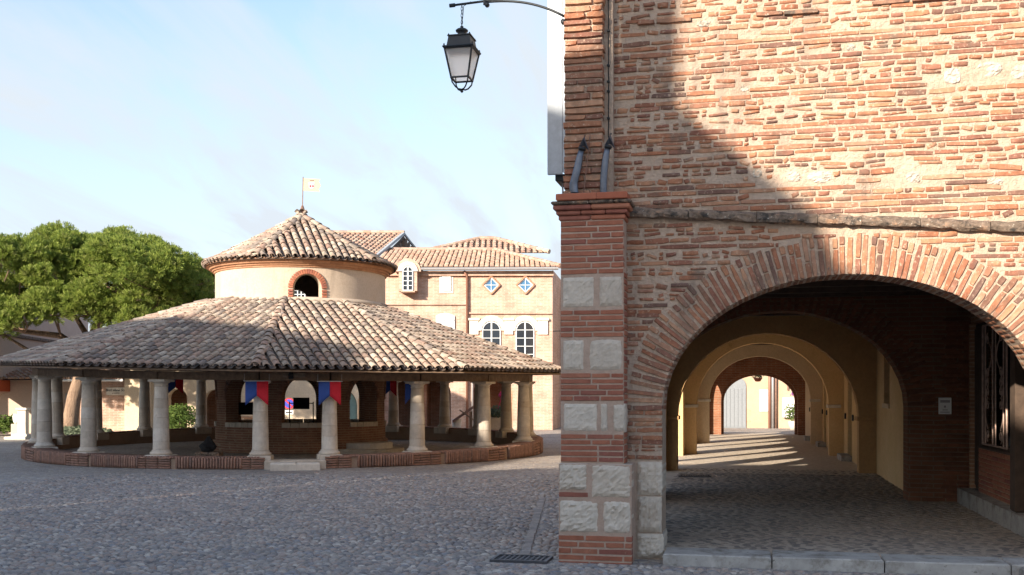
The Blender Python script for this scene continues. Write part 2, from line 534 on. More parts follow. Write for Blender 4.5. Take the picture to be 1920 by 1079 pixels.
# ------------------------------------------------------------------ ground
def ground_material():
    m, nt, b = base_mat('cobbled_ground')
    vo = nt.nodes.new('ShaderNodeTexVoronoi'); vo.inputs['Scale'].default_value = 11.5
    ve = nt.nodes.new('ShaderNodeTexVoronoi'); ve.feature = 'DISTANCE_TO_EDGE'; ve.inputs['Scale'].default_value = 11.5
    g = nt.nodes.new('ShaderNodeNewGeometry')
    nt.links.new(g.outputs['Position'], vo.inputs['Vector']); nt.links.new(g.outputs['Position'], ve.inputs['Vector'])
    s = nt.nodes.new('ShaderNodeSeparateColor'); nt.links.new(vo.outputs['Color'], s.inputs[0])
    r = ramp_node(nt, [(.31, .275, .245), (.25, .235, .235), (.38, .335, .285), (.45, .40, .345), (.275, .265, .27), (.36, .28, .23)])
    nt.links.new(s.outputs[0], r.inputs[0])
    c = mixc(nt, thresh(nt, ve.outputs['Distance'], 0.015, 0.05), (.22, .19, .155), r.outputs[0])
    n = noise_node(nt, 0.35, 6, 0.6)
    t = ramp_node(nt, [(.8,) * 3, (1.2,) * 3], [.3, .7]); nt.links.new(n.outputs['Fac'], t.inputs[0])
    c = mixc(nt, 1.0, c, t.outputs[0], 'MULTIPLY')
    n2 = noise_node(nt, 30, 5); c = mixc(nt, thresh(nt, n2.outputs['Fac'], .55, .8), c, (.32, .275, .22))
    nt.links.new(c, b.inputs['Base Color'])
    b.inputs['Roughness'].default_value = 0.8
    mn = nt.nodes.new('ShaderNodeMath'); mn.operation = 'MINIMUM'; mn.inputs[1].default_value = 0.22
    nt.links.new(ve.outputs['Distance'], mn.inputs[0])
    add_bump(nt, b, mn.outputs[0], 1.0, 0.10)
    return m


M['ground'] = ground_material()
M['earth'] = plaster('sandy_joint', (.19, .16, .13), (.25, .21, .17), 2.0, 0.5, 60)
M['sun_brightened'] = vmat('sun_brightened_paving', [(.60, .52, .42), (.60, .52, .42)], 14, .22, bump=.8, bscale=16, bdist=.04, patches=(((.42, .35, .27), 11, .52, .66),))  # paler floor tone; the brightness of the sun strips is put into its colour
M['arcade_bed'] = plaster('arcade_joint', (.46, .385, .305), (.37, .30, .235), 1.5, 0.5, 60)

ground = MB().add([(-400, -300, 0), (400, -300, 0), (400, 500, 0), (-400, 500, 0)], [(0, 1, 2, 3)]).build('ground', M['ground'])
ground['kind'] = 'structure'


def cobble_tpl(rng):
    n = 8
    v, f = [], []
    rad = [0.5 * rng.uniform(.86, 1.08) for _ in range(n)]
    for k in range(n):
        a = 2 * math.pi * k / n; v.append((rad[k] * math.cos(a), rad[k] * math.sin(a), -0.3))
    for k in range(n):
        a = 2 * math.pi * k / n; v.append((rad[k] * .93 * math.cos(a), rad[k] * .93 * math.sin(a), 0.25))
    for k in range(n):
        a = 2 * math.pi * k / n; v.append((rad[k] * .60 * math.cos(a), rad[k] * .60 * math.sin(a), 0.78))
    v.append((rng.uniform(-.06, .06), rng.uniform(-.06, .06), 0.93))
    for r in range(2):
        for k in range(n):
            j = (k + 1) % n; f.append((r * n + k, r * n + j, (r + 1) * n + j, (r + 1) * n + k))
    for k in range(n): f.append((2 * n + k, 2 * n + (k + 1) % n, 3 * n))
    return v, f


rng = random.Random(3)
COB = [cobble_tpl(rng) for _ in range(10)]


def scatter_cobbles(bed_z, inside, x0, x1, y0, y1, px, py, hgt, seed, lo=.8, hi=1.18):
    rg = random.Random(seed)
    out, row, y = [], 0, y0
    while y < y1:
        ry = py * rg.uniform(.85, 1.2)
        x = x0 + rg.uniform(0, px)
        while x < x1:
            lx = px * rg.uniform(.65, 1.35)
            cx_, cy_ = x + lx / 2, y + ry / 2 + rg.uniform(-.012, .012)
            if inside(cx_, cy_):
                out.append((rg.randrange(len(COB)), TRS((cx_, cy_, bed_z), RZ(rg.gauss(0, .22)) @ RX(rg.gauss(0, .05)),
                                                       (lx * rg.uniform(.9, 1.03), ry * rg.uniform(.9, 1.05), hgt * rg.uniform(lo, hi)))))
            x += lx + .004
        y += ry + .003
    return out


def cam_ud(x, y):
    d = -SN * x + CS * y
    l = CS * x + SN * y
    return 960 + FPX * l / d, d


HC = Vector((-13.275, 29.72))                     # centre of the round market hall
GRATE = (-2.33, 10.95, 0.60, 0.40)                # centre and size of the drain by the corner pier


def on_square(x, y):
    u, d = cam_ud(x, y)
    if not (9.2 < d < 23.5 and -60 < u < 1990) or RND.random() < (d - 17.5) / 6: return False
    if x > -1.98 and y > 10.82: return False
    if (x - HC.x) ** 2 + (y - HC.y) ** 2 < 7.6 ** 2: return False
    gt_ = (y - GRATE[1] - .24) / (17.4 - GRATE[1] - .24)
    if 0 < gt_ < 1 and abs(x - (GRATE[0] - .02 + (-3.35 - GRATE[0] + .02) * gt_)) < .09: return False
    if abs(x - GRATE[0]) < GRATE[2] / 2 + .07 and abs(y - GRATE[1]) < GRATE[3] / 2 + .07: return False
    return True


cob = scatter_cobbles(.0, on_square, -14, 6, 6, 24, .092, .066, .022, 11)
cob.sort(key=lambda t: (t[1].translation - Vector((0, 0, EYE))).length)
vis = [t for t in cob if 0 < cam_ud(t[1].translation.x, t[1].translation.y)[0] < 1920 and cam_ud(t[1].translation.x, t[1].translation.y)[1] > 10.25]
near_ids = set(id(t) for t in vis[:300])
cob_me = [mesh_of('cobblestone', v, f, M['cobble'], True) for v, f in COB]
place('cobblestone', cob_me, [t for t in cob if id(t) in near_ids], ground)
join_instances('cobble_paving', COB, [t for t in cob if id(t) not in near_ids], M['cobble'], ground, True)

ZG = 0.12                                          # floor of the arcade
arc = MB().box(-1.93, 3.9, 11.30, 46, -.1, ZG - .004).build('arcade_floor', M['arcade_bed'])
arc['kind'] = 'structure'
MB().add([(-1.93, 22.2, ZG + .001), (3.0, 22.2, ZG + .001), (3.0, 46, ZG + .001), (-1.93, 46, ZG + .001)], [(0, 1, 2, 3)]).build('sun_brightened_paving', M['sun_brightened'], arc)  # sheet over the sunlit stretch, sunlight painted into its tone
ac = scatter_cobbles(ZG - .012, lambda x, y: -1.4 < x < 3.05 and 11.45 < y < 23.5 and not (x < -.9 and y < 12), -1.5, 3.1, 11.42, 24.5, .135, .07, .02, 5, .75, 1.1)
ac = [t for t in ac if RND.random() < .88]
ac.sort(key=lambda t: t[1].translation.y)
av = [t for t in ac if t[1].translation.x > -.9]
aid = set(id(t) for t in av[:300])
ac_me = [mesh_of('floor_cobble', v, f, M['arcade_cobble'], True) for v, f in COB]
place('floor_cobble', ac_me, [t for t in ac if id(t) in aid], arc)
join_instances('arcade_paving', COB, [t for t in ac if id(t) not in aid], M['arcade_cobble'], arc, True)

# line of flat gutter stones that runs from the drain towards the hall
gx0_, gy0_, gx1_, gy1_ = GRATE[0] - .02, GRATE[1] + .24, -3.35, 17.4
gl = math.hypot(gx1_ - gx0_, gy1_ - gy0_); ga = math.atan2(gy1_ - gy0_, gx1_ - gx0_)
t_ = .1
while t_ < gl:
    L = RND.uniform(.10, .22)
    for q in (0,):
        w_ = RND.uniform(.09, .12)
        MB().bbox(-L / 2 + .008, L / 2 - .008, -w_ / 2, w_ / 2, -.02, .017 + RND.uniform(-.003, .003), .008).build('gutter_stone', M['gutter_stone'], ground, False,
            Matrix.Translation((gx0_ + math.cos(ga) * (t_ + L / 2) - math.sin(ga) * q * .07, gy0_ + math.sin(ga) * (t_ + L / 2) + math.cos(ga) * q * .07, 0)) @ RZ(ga + RND.gauss(0, .02)))
    t_ += L
# kerb of pale slabs in front of the arch
kerb = MB().box(-.86, 4.2, 11.02, 11.30, -.1, .05).build('kerb', M['earth'])
kerb['kind'] = 'structure'
kx = [-.865, XW(1447, 11.0), XW(1657, 11.0), XW(1893, 11.0), 4.4]
for i in range(4):
    b_ = MB()
    b_.bbox(kx[i] + .006, kx[i + 1] - .006, 10.93 + RND.uniform(-.008, .008), 11.42, -.06, ZG + RND.uniform(-.004, .004), .012)
    b_.build('kerb_slab', M['kerb_stone'], kerb)
MB().bbox(2.50, 3.3, 10.0, 10.90, -.06, ZG - .012, .014).build('kerb_slab', M['kerb_stone'], kerb)


def drain(name, cx_, cy_, w, h, z, nx, ny, label, bar=.012):
    t = thing(name, (cx_, cy_, z), label, 'drain grate')
    MB().box(cx_ - w / 2 + .005, cx_ + w / 2 - .005, cy_ - h / 2 + .005, cy_ + h / 2 - .005, z - .06, z - .045).build('pit', M['black'], t)
    fr = MB()
    for (a, b2, c, d2) in ((-w / 2, w / 2, -h / 2, -h / 2 + .03), (-w / 2, w / 2, h / 2 - .03, h / 2), (-w / 2, -w / 2 + .03, -h / 2 + .03, h / 2 - .03), (w / 2 - .03, w / 2, -h / 2 + .03, h / 2 - .03)):
        fr.box(cx_ + a, cx_ + b2, cy_ + c, cy_ + d2, z - .05, z + .012)
    fr.build('frame', M['drain_iron'], t)
    for i in range(1, nx):
        x = cx_ - w / 2 + .03 + (w - .06) * i / nx
        MB().box(x - bar, x + bar, cy_ - h / 2 + .03, cy_ + h / 2 - .03, z - .04, z + .006).build('bar', M['drain_iron'], t)
    for j in range(1, ny):
        y = cy_ - h / 2 + .03 + (h - .06) * j / ny
        MB().box(cx_ - w / 2 + .03, cx_ + w / 2 - .03, y - bar, y + bar, z - .042, z + .003).build('cross_bar', M['drain_iron'], t)
    return t


M['drain_iron'] = simple('worn_drain_iron', (.07, .07, .078), 0.55, 0.3, 0.3, 60, 0.3)
drain('drain_grate', *GRATE, .016, 10, 4, 'square-holed iron drain grate in the cobbles at foot of brick pier', .009)
drain('drain_grate', XW(1303, 21.2), 21.2, .62, .34, ZG + .012, 12, 1, 'slotted iron drain grate in the shaded arcade floor', .014)

# ------------------------------------------------------------------ corner house: brick front, arch and pier
YF, YP = 11.28, 10.98                               # wall face and pier face
ACX, AHW, ASP, ARI = .965, 1.86, 1.60, 1.36         # front arch: centre, half width, spring, rise
house = thing('corner_house', (0.9, 12, 0), 'weathered brick corner house with a wide round arch on the ground floor', 'house')


def brick_tpl(rg, rough, aspect):
    """unit brick: x length, y depth (front at -.5), z height; ragged outline, worn arris"""
    xs = [-.5, -.17, .17, .5]
    jx, jz = .30 / aspect * rough, .085 * rough
    lo = [(x + rg.uniform(-jx, jx) * .5, -.5 + rg.uniform(-jz, jz)) for x in xs]
    hi = [(x + rg.uniform(-jx, jx) * .5, .5 + rg.uniform(-jz, jz)) for x in reversed(xs)]
    o = lo + hi
    for i in (0, 3, 4, 7):
        o[i] = (o[i][0] * (1 - .06 * rough / aspect), o[i][1] * (1 - .13 * rough))
    n = len(o)
    bx, bz = .10 / aspect, .10
    v = [(x, .5, z) for x, z in o] + [(x, -.36, z) for x, z in o] + \
        [(x - math.copysign(bx, x) * (abs(x) > .3), -.5 + rg.uniform(-.03, .03) * rough, z - math.copysign(bz, z)) for x, z in o]
    f = []
    for r in range(2):
        for k in range(n):
            j = (k + 1) % n; f.append((r * n + k, r * n + j, (r + 1) * n + j, (r + 1) * n + k))
    c = 2 * n
    f += [(c, c + 1, c + 6, c + 7), (c + 1, c + 2, c + 5, c + 6), (c + 2, c + 3, c + 4, c + 5)]
    return v, f


rng = random.Random(21)
ROUGH = [brick_tpl(rng, rng.uniform(.45, 1.05), asp) for asp in (7, 7, 7, 7, 4, 4, 4, 4, 2, 2, 2, 2, 2)]
NEAT = [brick_tpl(rng, .38, asp) for asp in (6, 6, 6, 6, 3, 3, 3)]


def rough_i(asp): return RND.randrange(0, 4) if asp > 5 else RND.randrange(4, 8) if asp > 2.8 else RND.randrange(8, 13)
def neat_i(asp): return RND.randrange(0, 4) if asp > 4 else RND.randrange(4, 7)


def stone_block(name, x0, x1, z0, z1, yf, parent, depth=.2, amp=.018, seed=0, mat='lime_stone', roundness=.0, n=9):
    """rough-faced block: front grid pushed about, arrises worn"""
    rg = random.Random(seed)
    ph = [rg.uniform(0, 6) for _ in range(8)]
    v, f = [], []
    for j in range(n + 1):
        for i in range(n + 1):
            a, b2 = i / n, j / n
            e = min(a, 1 - a, b2, 1 - b2)
            x, z = x0 + (x1 - x0) * a, z0 + (z1 - z0) * b2
            if roundness:
                qx, qz = 2 * a - 1, 2 * b2 - 1
                m_ = max(abs(qx), abs(qz)); l_ = math.hypot(qx, qz) or 1
                s_ = 1 - roundness * (1 - m_ / l_) * (1 + .25 * math.sin(3 * math.atan2(qz, qx) + ph[6]))
                x, z = (x0 + x1) / 2 + (x1 - x0) / 2 * qx * s_, (z0 + z1) / 2 + (z1 - z0) / 2 * qz * s_
            w = amp * (1.5 * mnoise.noise((x * 7, z * 8, ph[0])) + 1.3 * mnoise.noise((x * 19, z * 22, ph[1])) + .9 * mnoise.noise((x * 47, z * 52, ph[2])))
            y = yf + (0.03 * max(0, .12 - e) / .12) - w * min(1, e * 6) * .6 + rg.uniform(-.5, .5) * amp * (e > 0)
            x += rg.uniform(-.004, .004) if 0 < e or True else 0
            v.append((x, y, z))
    for j in range(n):
        for i in range(n):
            q = j * (n + 1) + i
            f.append((q, q + 1, q + n + 2, q + n + 1))
    border = [i for i in range(n + 1)] + [j * (n + 1) + n for j in range(1, n + 1)] + [n * (n + 1) + i for i in range(n - 1, -1, -1)] + [j * (n + 1) for j in range(n - 1, 0, -1)]
    b0 = len(v)
    for i in border: v.append((v[i][0], yf + depth, v[i][2]))
    for k in range(len(border)):
        j = (k + 1) % len(border)
        f.append((border[k], b0 + k, b0 + j, border[j]))
    mb = MB(); mb.add(v, f)
    return mb.build(name, M[mat], parent)


# front wall: mortar body with the arch opening
p_, L_ = line_path(-1.45, YF + .006, 5.2, YF + .006)
front = arch_wall(MB(), p_, L_, 0, 6.6, .52, [(ACX + 1.45, AHW, -1, ASP, ARI)]).build('front_wall', M['mortar'], house)
ledge_z = lambda x: 3.655 - .0745 * (x + 1.25)


def ring_hw(z):
    if z <= ASP - .05: return AHW
    t = (z - ASP + .05) / (ARI + .44)
    return (AHW + .43) * math.sqrt(1 - t * t) if t < 1 else -1


STONES = [(1.964, 4.90, .20, .19), (2.31, 4.945, .27, .18), (2.60, 4.90, .22, .17), (.70, 3.955, .30, .15), (.44, 3.97, .16, .14), (1.60, 3.91, .17, .14),
          (-.46, 5.60, .18, .08), (2.36, 3.84, .18, .09), (.08, 4.02, .12, .11), (-.05, 4.9, .11, .07), (3.0, 4.3, .25, .2), (1.0, 5.25, .10, .08)]
bricks = []                                         # (size, template, matrix)


def lay(xa, xb, zb, hb, rot=0.0, proud=None):
    """one brick of the front wall, trimmed where arch, ledge or field stones are"""
    xa = max(xa, -1.43)
    if zb < 3.46:
        hw = ring_hw(zb)
        if hw > 0:
            g = .012 if zb > ASP - .05 else 0
            l_, r_ = ACX - hw - g, ACX + hw + g
            if xa < l_ < xb: xb = l_
            elif xa < r_ < xb: xa = r_
            elif l_ <= xa and xb <= r_: return
        if zb < 1.06 and xa < ACX: return             # stone blocks stand there
    if xb - xa < .022: return
    m_ = (xa + xb) / 2
    if abs(zb - ledge_z(m_)) < .082: return
    if any(abs(m_ - sx) < sw / 2 + (xb - xa) / 2 - .02 and abs(zb - sz) < sh / 2 + .006 for sx, sz, sw, sh in STONES): return
    if proud is None: proud = RND.uniform(.002, .009) + (.007 if RND.random() < .12 else 0)
    bricks.append(((xb - xa) * hb, rough_i((xb - xa) / hb), TRS((m_, YF - proud + .03, zb), RY(rot) @ RX(RND.gauss(0, .025)) @ RZ(RND.gauss(0, .02)), (xb - xa, .06, hb)), m_))


z = .16
while z < 6.45:
    low = z < 2.75
    x = -1.42 + RND.uniform(-.15, 0.02)
    slope = RND.gauss(0, .005) + (.010 if z > 4 else 0)
    amp, ph_ = RND.uniform(.0, .008), RND.uniform(0, 6)
    wav = lambda x: slope * (x - 1) + amp * math.sin(1.7 * x + ph_)
    if RND.random() < (.9 if low else .52):           # level course of whole bricks
        h = RND.uniform(.042, .052)
        while x < 3.5:
            L = RND.choice((RND.uniform(.24, .43), RND.uniform(.12, .30), RND.uniform(.34, .44)))
            if RND.random() > .025:
                lay(x, x + L, z + h / 2 + wav(x) + RND.uniform(-.003, .003), h * RND.uniform(.86, 1.06), RND.gauss(0, .009))
            x += L + RND.uniform(.008, .020)
        z += h + RND.uniform(.010, .017)
    else:                                             # rubble course: broken brick and pebbles, often two high
        h = RND.uniform(.05, .105)
        while x < 3.5:
            L = RND.choice((RND.uniform(.05, .12), RND.uniform(.10, .22), RND.uniform(.14, .30)))
            zb = z + wav(x)
            two = h > .072
            if two and RND.random() < .82:
                f_ = RND.uniform(.40, .60)
                for (z0_, z1_) in ((0, f_), (f_, 1)):
                    if RND.random() < .90:
                        j0, j1 = RND.uniform(0, .25) * L, RND.uniform(0, .15) * L
                        hh = h * (z1_ - z0_) - RND.uniform(.008, .016)
                        lay(x + j0, x + L - j1, zb + h * (z0_ + z1_) / 2, max(.016, hh), RND.gauss(0, .05) if L > .1 else RND.gauss(0, .18))
            elif RND.random() < .88:
                hh = min(h - .010, RND.uniform(.034, .058))
                lay(x, x + L, zb + h / 2 + RND.uniform(-.5, .5) * (h - hh - .01), hh, RND.gauss(0, .04) if L > .12 else RND.gauss(0, .22))
            x += L + RND.uniform(.008, .022)
        z += h + RND.uniform(.008, .014)
bricks.sort(key=lambda b: -b[0] if b[3] < 2.75 else 1)
rme = [mesh_of('brick', v, f, M['brick']) for v, f in ROUGH]
place('brick', rme, [(b[1], b[2]) for b in bricks[:300]], front)
join_instances('rubble_brickwork', ROUGH, [(b[1], b[2]) for b in bricks[300:]], M['brick'], front)
for i, (sx, sz, sw, sh) in enumerate(STONES):
    stone_block('field_stone', sx - sw / 2, sx + sw / 2, sz - sh / 2, sz + sh / 2, YF - .004, front, .06, .016, 40 + i, 'field_stone', .9, 9)
# broken string course near the top: projecting darker bricks
lme = [mesh_of('string_brick', v, f, M['grimy_brick']) for v, f in ROUGH]
xx = -1.42
while xx < 3.4:
    L = RND.uniform(.16, .40)
    zc = 5.66 + (.0 if xx < .8 else .05) - .02 * (xx + 1.4) * .5 + RND.uniform(-.006, .006)
    if RND.random() < .72:
        link(bpy.data.objects.new('string_brick', lme[rough_i(6)]), front, TRS((xx + L / 2, YF + .012 + RND.uniform(-.014, .012), zc + RND.uniform(-.01, .01)), RY(RND.gauss(0, .02)), (L, .09, RND.uniform(.042, .062))))
    xx += L + RND.uniform(.008, .03)
# lichen-grown ledge stones across the front
xx, k = -1.27, 0
while xx < 3.6:
    L = RND.uniform(.35, .75)
    n = 7
    v, f = [], []
    for i in range(n + 1):
        x_ = xx + L * i / n
        zt = ledge_z(x_)
        pr = [(.0, .062), (-.04, .050), (-.075, .026), (-.085, -.012), (-.075, -.038), (-.035, -.046), (.0, -.05)]
        for (yy, dz) in pr:
            v.append((x_ + (RND.uniform(-.006, .006) if 0 < i < n else 0), YF + yy + RND.uniform(-.016, .016), zt + dz + RND.uniform(-.013, .013)))
    for i in range(n):
        for j in range(6):
            f.append((i * 7 + j, (i + 1) * 7 + j, (i + 1) * 7 + j + 1, i * 7 + j + 1))
    f += [tuple(range(7)), tuple(n * 7 + j for j in range(6, -1, -1))]
    mb = MB(); mb.add(v, f); mb.build('ledge_stone', M['ledge'], house)
    xx += L + .006; k += 1

# arch ring: bricks on end, two lengths deep
ring = link(bpy.data.objects.new('arch_ring', None), house)
ta = []
N = 400
for i in range(N + 1):
    a = math.pi * i / N
    ta.append((ACX + AHW * math.cos(a), ASP + ARI * math.sin(a), a))
acc, step = 0.0, .066
last = ta[0]
vous = []
for i in range(1, N + 1):
    acc += math.hypot(ta[i][0] - last[0], ta[i][1] - last[1]); last = ta[i]
    if acc >= step:
        acc -= step
        px_, pz_, a = ta[i]
        nx_, nz_ = math.cos(a) * ARI, math.sin(a) * AHW
        l_ = math.hypot(nx_, nz_); nx_, nz_ = nx_ / l_, nz_ / l_
        th = math.atan2(nz_, nx_)
        total = .40 + RND.uniform(-.03, .03)
        r0 = -.006
        cuts = RND.choice(((.40,), (.24, .16), (.16, .24), (.28, .12), (.40,), (.30, .1)))
        for c_ in cuts:
            L = c_ / .40 * total - .010
            if RND.random() > .02:
                mx_, mz_ = px_ + nx_ * (r0 + L / 2), pz_ + nz_ * (r0 + L / 2)
                if abs(mz_ - ledge_z(mx_)) > .09:
                    wob = RND.gauss(0, .018)
                    dep = .16 if r0 < 0 else .07
                    vous.append((neat_i(L / .048) if RND.random() < .35 else rough_i(L / .048),
                                 TRS((mx_, YF - RND.uniform(.006, .016) + dep / 2, mz_), RY(-th + wob) @ RX(RND.gauss(0, .02)), (L, dep, .051 + RND.uniform(-.005, .003)))))
            r0 += L + .011
place('arch_brick', rme, vous, ring)
# brick lining under the arch
dl = []
acc = 0; last = ta[0]; kk = 0
for i in range(1, N + 1):
    acc += math.hypot(ta[i][0] - last[0], ta[i][1] - last[1]); last = ta[i]
    if acc >= step:
        acc -= step; kk += 1
        px_, pz_, a = ta[i]
        nx_, nz_ = math.cos(a) * ARI, math.sin(a) * AHW
        th = math.atan2(nz_, nx_)
        l_ = math.hypot(nx_, nz_)
        y = YF + .17 + (.0 if kk % 2 else -.0)
        while y < YF + .50:
            d_ = min(RND.uniform(.14, .3), YF + .52 - y)
            dl.append((neat_i(4), TRS((px_ + nx_ / l_ * .03, y + d_ / 2, pz_ + nz_ / l_ * .03), RY(-th) @ RZ(math.radians(-90)), (d_ - .012, .07, .05))))
            y += d_
join_instances('soffit_brick', NEAT, dl, M['brick'], ring)

# corner pier: bands of brick and rough limestone
PXL, PXR = XW(1050, YP), XW(1170, YP)
BXL, BXR = XW(1046, 10.90), XW(1186, 10.90)
pier = MB().box(PXL + .008, PXR - .006, YP + .006, YF + .55, 1.0, 3.6).box(BXL + .01, BXR - .01, 10.90 + .008, YF + .55, -.05, 1.02).build('corner_pier', M['pier_mortar'], house)
nme = [mesh_of('pier_brick', v, f, M['pier_brick']) for v, f in NEAT]
zp = lambda v: EYE + (HORIZON - v) * 11.02 / FPX


def brick_band(x0, x1, v0, v1, yf, rows, side_l=True):
    zt, zb = zp(v0), zp(v1)
    ph = (zt - zb) / rows
    for r in range(rows):
        x = x0
        first = True
        while x < x1 - .03:
            L = RND.choice((.42, .40, .28, .20, .35)) if not first else RND.choice((.40, .28, .14, .21, .33))
            first = False
            if x + L > x1 - .07: L = x1 - x
            hh = ph - RND.uniform(.011, .016)
            link(bpy.data.objects.new('brick', nme[neat_i(L / hh)]), pier,
                 TRS((x + L / 2, yf + .05 - RND.uniform(.002, .007), zb + ph * (r + .5)), RY(RND.gauss(0, .006)), (L - .013, .10, hh)))
            x += L


for v0, v1, n in ((412, 514, 9), (580, 633, 5), (699, 753, 5), (814, 868, 5)):
    brick_band(PXL, PXR, v0, v1, YP, n)
brick_band(BXL, BXR, 1003, 1064, 10.905, 5)
brick_band(BXL, XW(1104, 10.9), 922, 934, 10.905, 1)
blocks = [(1052, 1116, 516, 578, YP), (1122, 1168, 516, 578, YP), (1054, 1096, 635, 697, YP), (1102, 1169, 634, 698, YP),
          (1054, 1122, 755, 812, YP), (1126, 1139, 755, 812, YP), (1149, 1173, 756, 812, YP),
          (1047, 1101, 870, 921, 10.90), (1107, 1184, 870, 934, 10.90), (1047, 1124, 937, 1000, 10.90), (1129, 1184, 937, 1001, 10.90)]
for i, (u0, u1, v0, v1, yf) in enumerate(blocks):
    stone_block('stone_block', XW(u0, yf), XW(u1, yf), zp(v1), zp(v0), yf - .012, pier, .2, .006 if v0 < 800 else .015, i, 'lime_stone', .04 if i not in (3, 6, 10) else .25, 13)
# side bricks of the pier that show at its right flank
for r in range(30):
    zz_ = 1.05 + r * .0665
    link(bpy.data.objects.new('brick', nme[neat_i(5)]), pier, TRS((PXR - .045, YP + .17 + RND.uniform(-.02, .02), zz_), RZ(math.radians(90)), (.24, .10, .052)))
# jamb blocks at the foot of the arch
jx0, jx1 = BXR + .012, ACX - AHW + .004
for i, (v0, v1, w) in enumerate(((866, 929, 0), (931, 998, -.01), (1001, 1046, .02))):
    stone_block('jamb_stone', jx0, jx1 + w * .6, ZV(1215, v1, YF), ZV(1215, v0, YF), YF - .03, pier, .55, .014, 70 + i, 'lime_stone', .08, 13)
# moulded brick cap and terracotta slab
caps = [(376, 383, .085), (383, 393, .066), (393, 402, .038), (402, 412, .015)]
for i, (v0, v1, o) in enumerate(caps):
    x = PXL - o
    while x < PXR + o - .02:
        L = RND.choice((.26, .34, .40))
        if x + L > PXR + o - .1: L = PXR + o - x
        b_ = MB(); b_.bbox(x + .003, x + L - .003, YP - o, YF + .1, zp(v1) + .003, zp(v0) - .001, .012)
        b_.build('cap_brick', M['ledge'] if i == 0 else M['pier_brick'], pier)
        x += L
for (u0, u1) in ((1042, 1118), (1118, 1176)):
    MB().bbox(XW(u0, 10.88), XW(u1, 10.88) - .003, YP - .10, YF + .12, zp(376) + .002, zp(363), .008).build('cap_slab', M['terracotta'], pier)

# upper quoin above the cap
QX0, QX1, QY = XW(1057, 11.06), XW(1131, 11.06), 11.06
quoin = MB().box(QX0 + .012, QX1 - .012, QY + .012, YF + .5, 3.75, 6.6).box(-1.50, -1.40, YF - .10, YF + .4, 3.75, 6.6).build('quoin', M['mortar'], house)
z = 3.83
while z < 6.4:
    h = RND.uniform(.048, .068)
    cuts = RND.choice(((1,), (.55, .45), (.35, .65), (1,), (.7, .3)))
    x = QX0
    for c_ in cuts:
        L = (QX1 - QX0) * c_
        o = RND.uniform(-.012, .014)
        link(bpy.data.objects.new('quoin_brick', rme[rough_i(L / h)]), quoin,
             TRS((x + L / 2 + RND.uniform(-.012, .012), QY + .06 + o, z + h / 2), RY(RND.gauss(0, .012)), (L - .008, .16, h)))
        x += L
    z += h + RND.uniform(.008, .020)
# body of the house above and behind
MB().box(-1.86, 7.5, YF + .53, 17.0, 3.42, 8.2).box(3.6, 7.5, YF + .53, 17.0, 0, 3.41).box(3.95, 7.5, YF - .1, YF + .52, 0, 8.2).box(-1.86, 3.94, YF + .02, YF + .52, 6.61, 8.2).build('upper_storey', M['mortar'], house)
ce = MB()
ce.box(-1.95, 3.6, YF + .525, 17.3, 3.385, 3.41)
ce.build('ceiling', M['dark_timber'], house)
for y in (12.5, 13.4, 14.3, 15.2, 16.1, 16.8):
    MB().bbox(-1.9, 3.6, y, y + .16, 3.22, 3.384, .01).build('ceiling_beam', M['dark_timber'], house)

# ------------------------------------------------------------------ the arcade behind the arch: a row of houses
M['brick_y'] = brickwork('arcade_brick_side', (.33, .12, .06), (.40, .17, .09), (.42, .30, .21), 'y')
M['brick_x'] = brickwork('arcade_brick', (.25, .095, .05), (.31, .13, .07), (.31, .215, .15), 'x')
M['shade_darkened_brick'] = brickwork('shade_darkened_brick', (.15, .065, .038), (.19, .085, .05), (.17, .12, .085), 'x')  # brick darkened to put the dimness of the first bay into its colour
M['shade_darkened_piece'] = vmat('shade_darkened_brick_piece', [(.15, .065, .04), (.20, .085, .05), (.12, .055, .038), (.17, .075, .045)], 12, .3, bump=.6)  # same painted-in shade for the single bricks
M['dado_brick'] = brickwork('dado_brick', (.36, .20, .12), (.30, .16, .10), (.40, .29, .20), 'y', .4, .06)
M['ochre'] = plaster('ochre_render', (.70, .50, .265), (.63, .43, .21), 1.4, 0.3, 28, patches=(((.34, .20, .085), 1.1, .60, .82),))
M['brown'] = plaster('brown_render', (.50, .32, .155), (.43, .265, .125), 1.2, 0.25)
M['pale'] = plaster('pale_render', (.68, .54, .37), (.60, .46, .30), 1.4, 0.25, patches=(((.40, .28, .17), 1.5, .62, .8),))

def cross_arch(parent, y, x0, x1, crown, spring, mat, xl=-1.93, xr=3.6, t=.5, top=3.42):
    c = (x0 + x1) / 2
    p, L = line_path(xl, y, xr, y)
    return arch_wall(MB(), p, L, 0, top, t, [(c - xl, (x1 - x0) / 2, -1, spring, crown - spring)]).build('cross_arch', mat, parent)


def imposts(parent, y, x0, x1, z, mat, t=.5):
    for (a, b) in ((x0 - .36, x0 + .035), (x1 - .035, x1 + .3)):
        MB().bbox(a, b, y - .035, y + t + .03, z - .05, z + .035, .01).build('impost', mat, parent)


def flank(parent, y0, y1, ops, mat):
    p, L = line_path(-1.94, y1, -1.94, y0)        # travel -y so that the thickness goes to +x
    return arch_wall(MB(), p, L, 0, 3.42, .25, [(y1 - c, hw, -1, sp_, ri) for c, hw, sp_, ri in ops]).build('flank_wall', mat, parent)


cross_arch(house, 17.05, -1.45, 2.34, 3.03, 1.55, M['shade_darkened_brick'], t=.5)
flank(house, YF + .56, 17.0, [(14.5, 1.3, 1.4, 1.2)], M['brick_y'])
